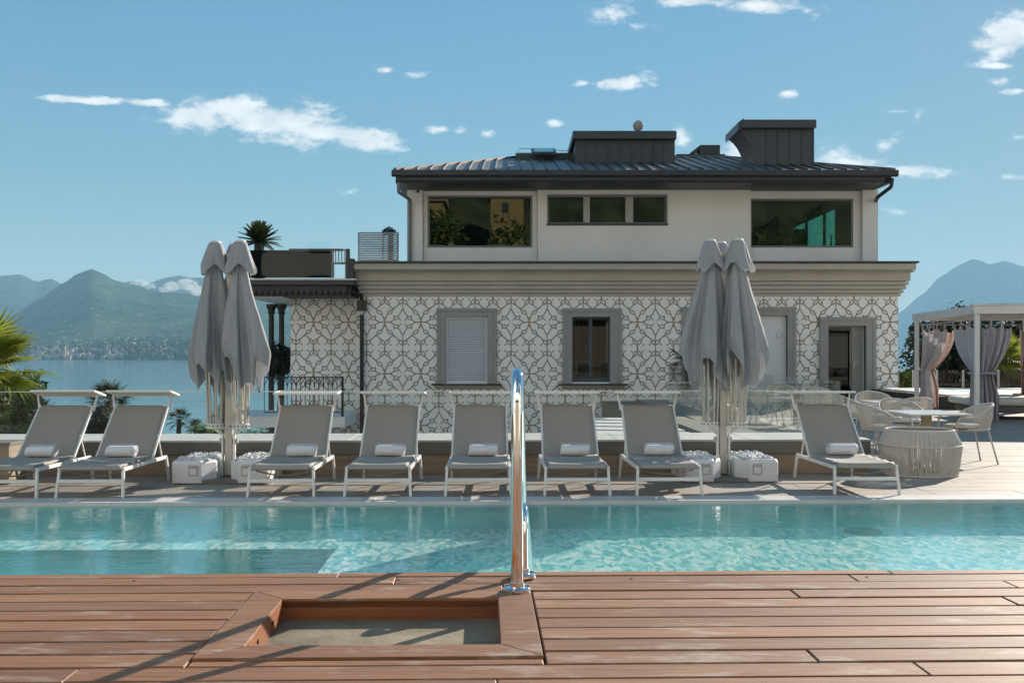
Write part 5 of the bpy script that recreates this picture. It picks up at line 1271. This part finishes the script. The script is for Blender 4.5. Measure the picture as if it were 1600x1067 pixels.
def bush(name, c, rad, n, size, m_, lab, cat, seed, core=True, stem=True, nclump=1):
    rr = random.Random(seed); r = empty(name, (c[0], c[1], c[2] - rad[2]), 0, lab, cat)
    mb = MB()
    leaves(mb, (0, 0, rad[2]), rad, n, size, rr)
    for k in range(nclump):
        a = rr.uniform(0, 6.28); h = rr.uniform(-.5, .8); leaves(mb, (rad[0]*.7*math.cos(a), rad[1]*.7*math.sin(a), rad[2]*(1 + h)), tuple(q * .42 for q in rad), n // 8, size, rr)
    mb.build('crown', m_, r)
    if core:
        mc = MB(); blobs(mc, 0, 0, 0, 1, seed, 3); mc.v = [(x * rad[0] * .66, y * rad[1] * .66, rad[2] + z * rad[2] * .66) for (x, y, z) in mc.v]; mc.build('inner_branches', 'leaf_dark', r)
    MB().tube([(0, 0, -3.), (.05, 0, rad[2] * .5), (0, .05, rad[2])], .12, 7, taper=.05).build('trunk', 'bark', r, smooth=True)
    return r
def fan_frond(mb, base, direction, length, size, rr, nblade=26, droop=.25, up=None):
    """a palmate leaf: stalk plus a fan of folded blades"""
    base = Vector(base); d = Vector(direction).normalized()
    hub = base + d * length + Vector((0, 0, -droop * length * .25))
    mb.tube([base, base.lerp(hub, .5) + Vector((0, 0, .05 * length)), hub], .012, 5, taper=.007)
    side = d.cross(Vector((0, 0, 1))).normalized(); nrm = side.cross(d).normalized()
    tw = rr.uniform(-.5, .5); side = side * math.cos(tw) + nrm * math.sin(tw); nrm = side.cross(d).normalized()
    for i in range(nblade):
        a = math.radians(-145 + 290 * i / (nblade - 1)); L_ = size * (1 - .22 * abs(a) / 2.5) * rr.uniform(.92, 1.05)
        dr = d * math.cos(a) + side * math.sin(a)
        w = L_ * .045
        pts = []
        for k in range(5):
            t = k / 4; sag = (-droop * .35 * t ** 2.2 - (rr.random() < .3) * .12 * max(0, t - .6)) * L_
            pts.append(hub + dr * (L_ * t) + nrm * (.06 * L_ * math.sin(PI * t)) + Vector((0, 0, sag)))
        wd = dr.cross(nrm).normalized()
        vs = []
        for k, p in enumerate(pts):
            q = w * (.35, 1., .95, .6, .05)[k]; vs += [p - wd * q + nrm * q * .5, p, p + wd * q + nrm * q * .5]
        fs = []
        for k in range(4): fs += [(3*k, 3*k+1, 3*k+4, 3*k+3), (3*k+1, 3*k+2, 3*k+5, 3*k+4)]
        mb.add(vs, fs)
def fan_palm(name, base, height, nf, length, size, m_, lab, seed, r_trunk=.12, spread=1., cat='palm', nblade=26, dirs=None):
    rr = random.Random(seed); r = empty(name, base, 0, lab, cat); tp = Vector((rr.uniform(-.15, .15), 0, height))
    pts = [(0, 0, 0), tp * .35 + Vector((.05, 0, 0)), tp * .7, tp]
    MB().tube(pts, r_trunk * 1.15, 12, taper=r_trunk).build('trunk', 'bark', r, smooth=True)
    mb = MB(); ds = dirs or []
    for i in range(nf - len(ds)):
        a = i * 2.399 + rr.uniform(-.3, .3); e = math.radians(75 - 120 * (i + .5) / nf) ; ds.append((math.cos(a) * math.cos(e), math.sin(a) * math.cos(e), math.sin(e)))
    for d in ds: fan_frond(mb, tp, d, length * rr.uniform(.8, 1.15), size * rr.uniform(.85, 1.15), rr, nblade)
    mb.build('crown', m_, r)
    return r
def feather_palm(name, base, height, nf, length, m_, lab, seed, r_trunk=.2, nleaf=26, stiff=.5, cat='palm', wl=.03):
    rr = random.Random(seed); r = empty(name, base, 0, lab, cat); tp = Vector((0, 0, height))
    MB().tube([(0, 0, 0), (0, 0, height * .5), tp], r_trunk, 12, taper=r_trunk * .9).build('trunk', 'bark', r, smooth=True)
    mb = MB()
    for i in range(nf):
        a = i * 2.399; e = math.radians(82 - 95 * (i + .5) / nf); d = Vector((math.cos(a) * math.cos(e), math.sin(a) * math.cos(e), math.sin(e)))
        pts = [tp + d * length * t + Vector((0, 0, -(1 - stiff) * .7 * length * t * t)) for t in [k / 8 for k in range(9)]]
        mb.tube(pts, .012, 4, taper=.004)
        for k in range(nleaf):
            t = .12 + .86 * k / nleaf; i0 = min(int(t * 8), 7); p = pts[i0].lerp(pts[i0+1], t * 8 - i0); dd = (pts[i0+1] - pts[i0]).normalized()
            sd_ = dd.cross(Vector((0, 0, 1))).normalized(); L_ = length * .30 * (1 - .55 * abs(t - .4)) * (1.15 - t * .5)
            for s in (-1, 1):
                v = (sd_ * s * .8 + dd * .65 + Vector((0, 0, .18 - .25 * (1 - stiff)))).normalized(); w = dd.cross(v).normalized().cross(v) * wl * L_ * 3
                q = p + v * L_
                mb.add([p - w * .4, p + v * L_ * .4 - w, q, p + v * L_ * .4 + w], [(0, 1, 2, 3)])
    mb.build('crown', m_, r)
    return r
# near left: fan palm reaching into the picture and the shrub below it
yl = 17.5
fan_palm('fan_palm', (X(-18, yl), yl, -5.5), 5.5 + Z(578, yl), 15, .55, .62, 'palm_leaf', 'sunlit fan palm reaching in at the left edge', 4, .09, nblade=30,
         dirs=[(.80, -.1, .62), (.95, .15, -.02), (.55, -.5, .5), (.9, -.2, -.35), (.3, -.6, -.1), (.2, -.3, .9), (-.2, .5, .8), (.7, -.45, .2)])
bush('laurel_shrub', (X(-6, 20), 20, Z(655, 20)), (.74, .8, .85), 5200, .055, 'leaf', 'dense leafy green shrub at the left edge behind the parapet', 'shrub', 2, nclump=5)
# palms down by the lake promenade
def tz(y): return -6.0 - (0 if y < 60 else (y - 60) * .062)
for (px, py, y, m_, lab, sz) in ((168, 628, 62, 'palm_dark', 'tall lakeside palm between the two left loungers', 1.15), (64, 640, 70, 'palm_dark', 'lakeside palm beside the left shrub', .8), (278, 655, 95, 'palm_dark', 'small lakeside palm right of the second lounger', 1.0), (306, 668, 100, 'palm_dark', 'smallest lakeside palm left of the parasols', .8)):
    zt_ = Z(py, y); b0 = tz(y); fan_palm('lakeside_palm', (X(px, y), y, b0), zt_ - b0, 34 if sz > 1 else 22, .75 * sz, .62 * sz, m_, lab, int(px), .22, nblade=16)
bush('lakeside_shrub', (X(160, 60), 60, Z(680, 60)), (.9, .9, 1.7), 2600, .12, 'leaf_dark', 'dark shrub under the tall lakeside palm', 'shrub', 12, nclump=3)
bush('lakeside_shrub', (X(78, 58), 58, Z(672, 58)), (.7, .9, 1.2), 1600, .11, 'leaf_dark', 'dark shrub between the left shrub and first lounger', 'shrub', 13, nclump=3)
bush('lakeside_shrub', (X(330, 60), 60, Z(690, 60)), (1.6, 1.0, 1.0), 2200, .10, 'leaf', 'bright low shrub behind the left parasol base', 'shrub', 14, nclump=4)
bush('lakeside_shrub', (X(418, 40), 40, Z(692, 40)), (1.5, .8, .6), 1800, .07, 'leaf', 'low green shrub seen through glass below the balcony', 'shrub', 15, nclump=3)
# roof terrace sago palm
ys = 33.2
feather_palm('sago_palm', (X(405, ys), ys, Z(436, ys)), Z(378, ys) - Z(436, ys), 46, .72, 'palm_dark', 'stiff dark sago palm on the roof terrace', 5, .17, stiff=.85, wl=.035)
bush('loggia_plant', (X(436, 34.5), 34.5, Z(565, 34.5)), (.55, .4, .55), 1500, .07, 'leaf_dark', 'dark potted plant in the loggia under the columns', 'plant', 22)
bush('loggia_plant', (X(608, 34.2), 34.2, Z(362, 34.2)), (.22, .2, .14), 240, .05, 'leaf_dark', 'small plant peeking over the louvre screen', 'plant', 24, core=False)
# right hand side: dark trees beyond the glass fence
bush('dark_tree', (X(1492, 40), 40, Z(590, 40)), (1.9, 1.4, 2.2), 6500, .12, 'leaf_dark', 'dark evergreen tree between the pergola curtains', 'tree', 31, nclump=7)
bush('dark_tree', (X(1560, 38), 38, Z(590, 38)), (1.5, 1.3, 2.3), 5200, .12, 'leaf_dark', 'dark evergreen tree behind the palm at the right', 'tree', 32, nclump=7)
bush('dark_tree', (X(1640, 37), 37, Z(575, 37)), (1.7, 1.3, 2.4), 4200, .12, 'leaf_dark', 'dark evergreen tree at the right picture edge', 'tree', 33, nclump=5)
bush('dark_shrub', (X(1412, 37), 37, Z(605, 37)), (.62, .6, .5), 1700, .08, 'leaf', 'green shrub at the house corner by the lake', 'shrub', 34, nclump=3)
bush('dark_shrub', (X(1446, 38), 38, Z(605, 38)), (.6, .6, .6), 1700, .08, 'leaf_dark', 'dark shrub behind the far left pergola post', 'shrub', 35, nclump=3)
fan_palm('fan_palm', (X(1571, 33), 33, -.5), .5 + Z(560, 33), 26, .5, .52, 'palm_leaf', 'bright green fan palm behind the pergola', 8, .12, nblade=24)
yy = 24.5
fan_palm('court_palm', (X(1076, 27), 27, -5.9), 5.9 + Z(562, 27), 12, .28, .34, 'palm_dark', 'slim court palm half hidden by the right-hand parasols', 41, .04, nblade=14)
# planter at the left edge
pn = empty('planter_box', (X(2, 11.4), 11.42, 0), ROT, 'square timber planter cut by the left edge beside the first lounger', 'planter')
for i in range(4): MB().box(-.24 + i * .098, -.146 + i * .098, -.18, -.15, .01, .40).build('slat', 'travertine', pn)
MB().box(-.24, .15, -.149, .24, .01, .40).build('box', 'travertine', pn); MB().box(-.25, .16, -.19, .25, .402, .43).build('rim', 'fascia_grey', pn)
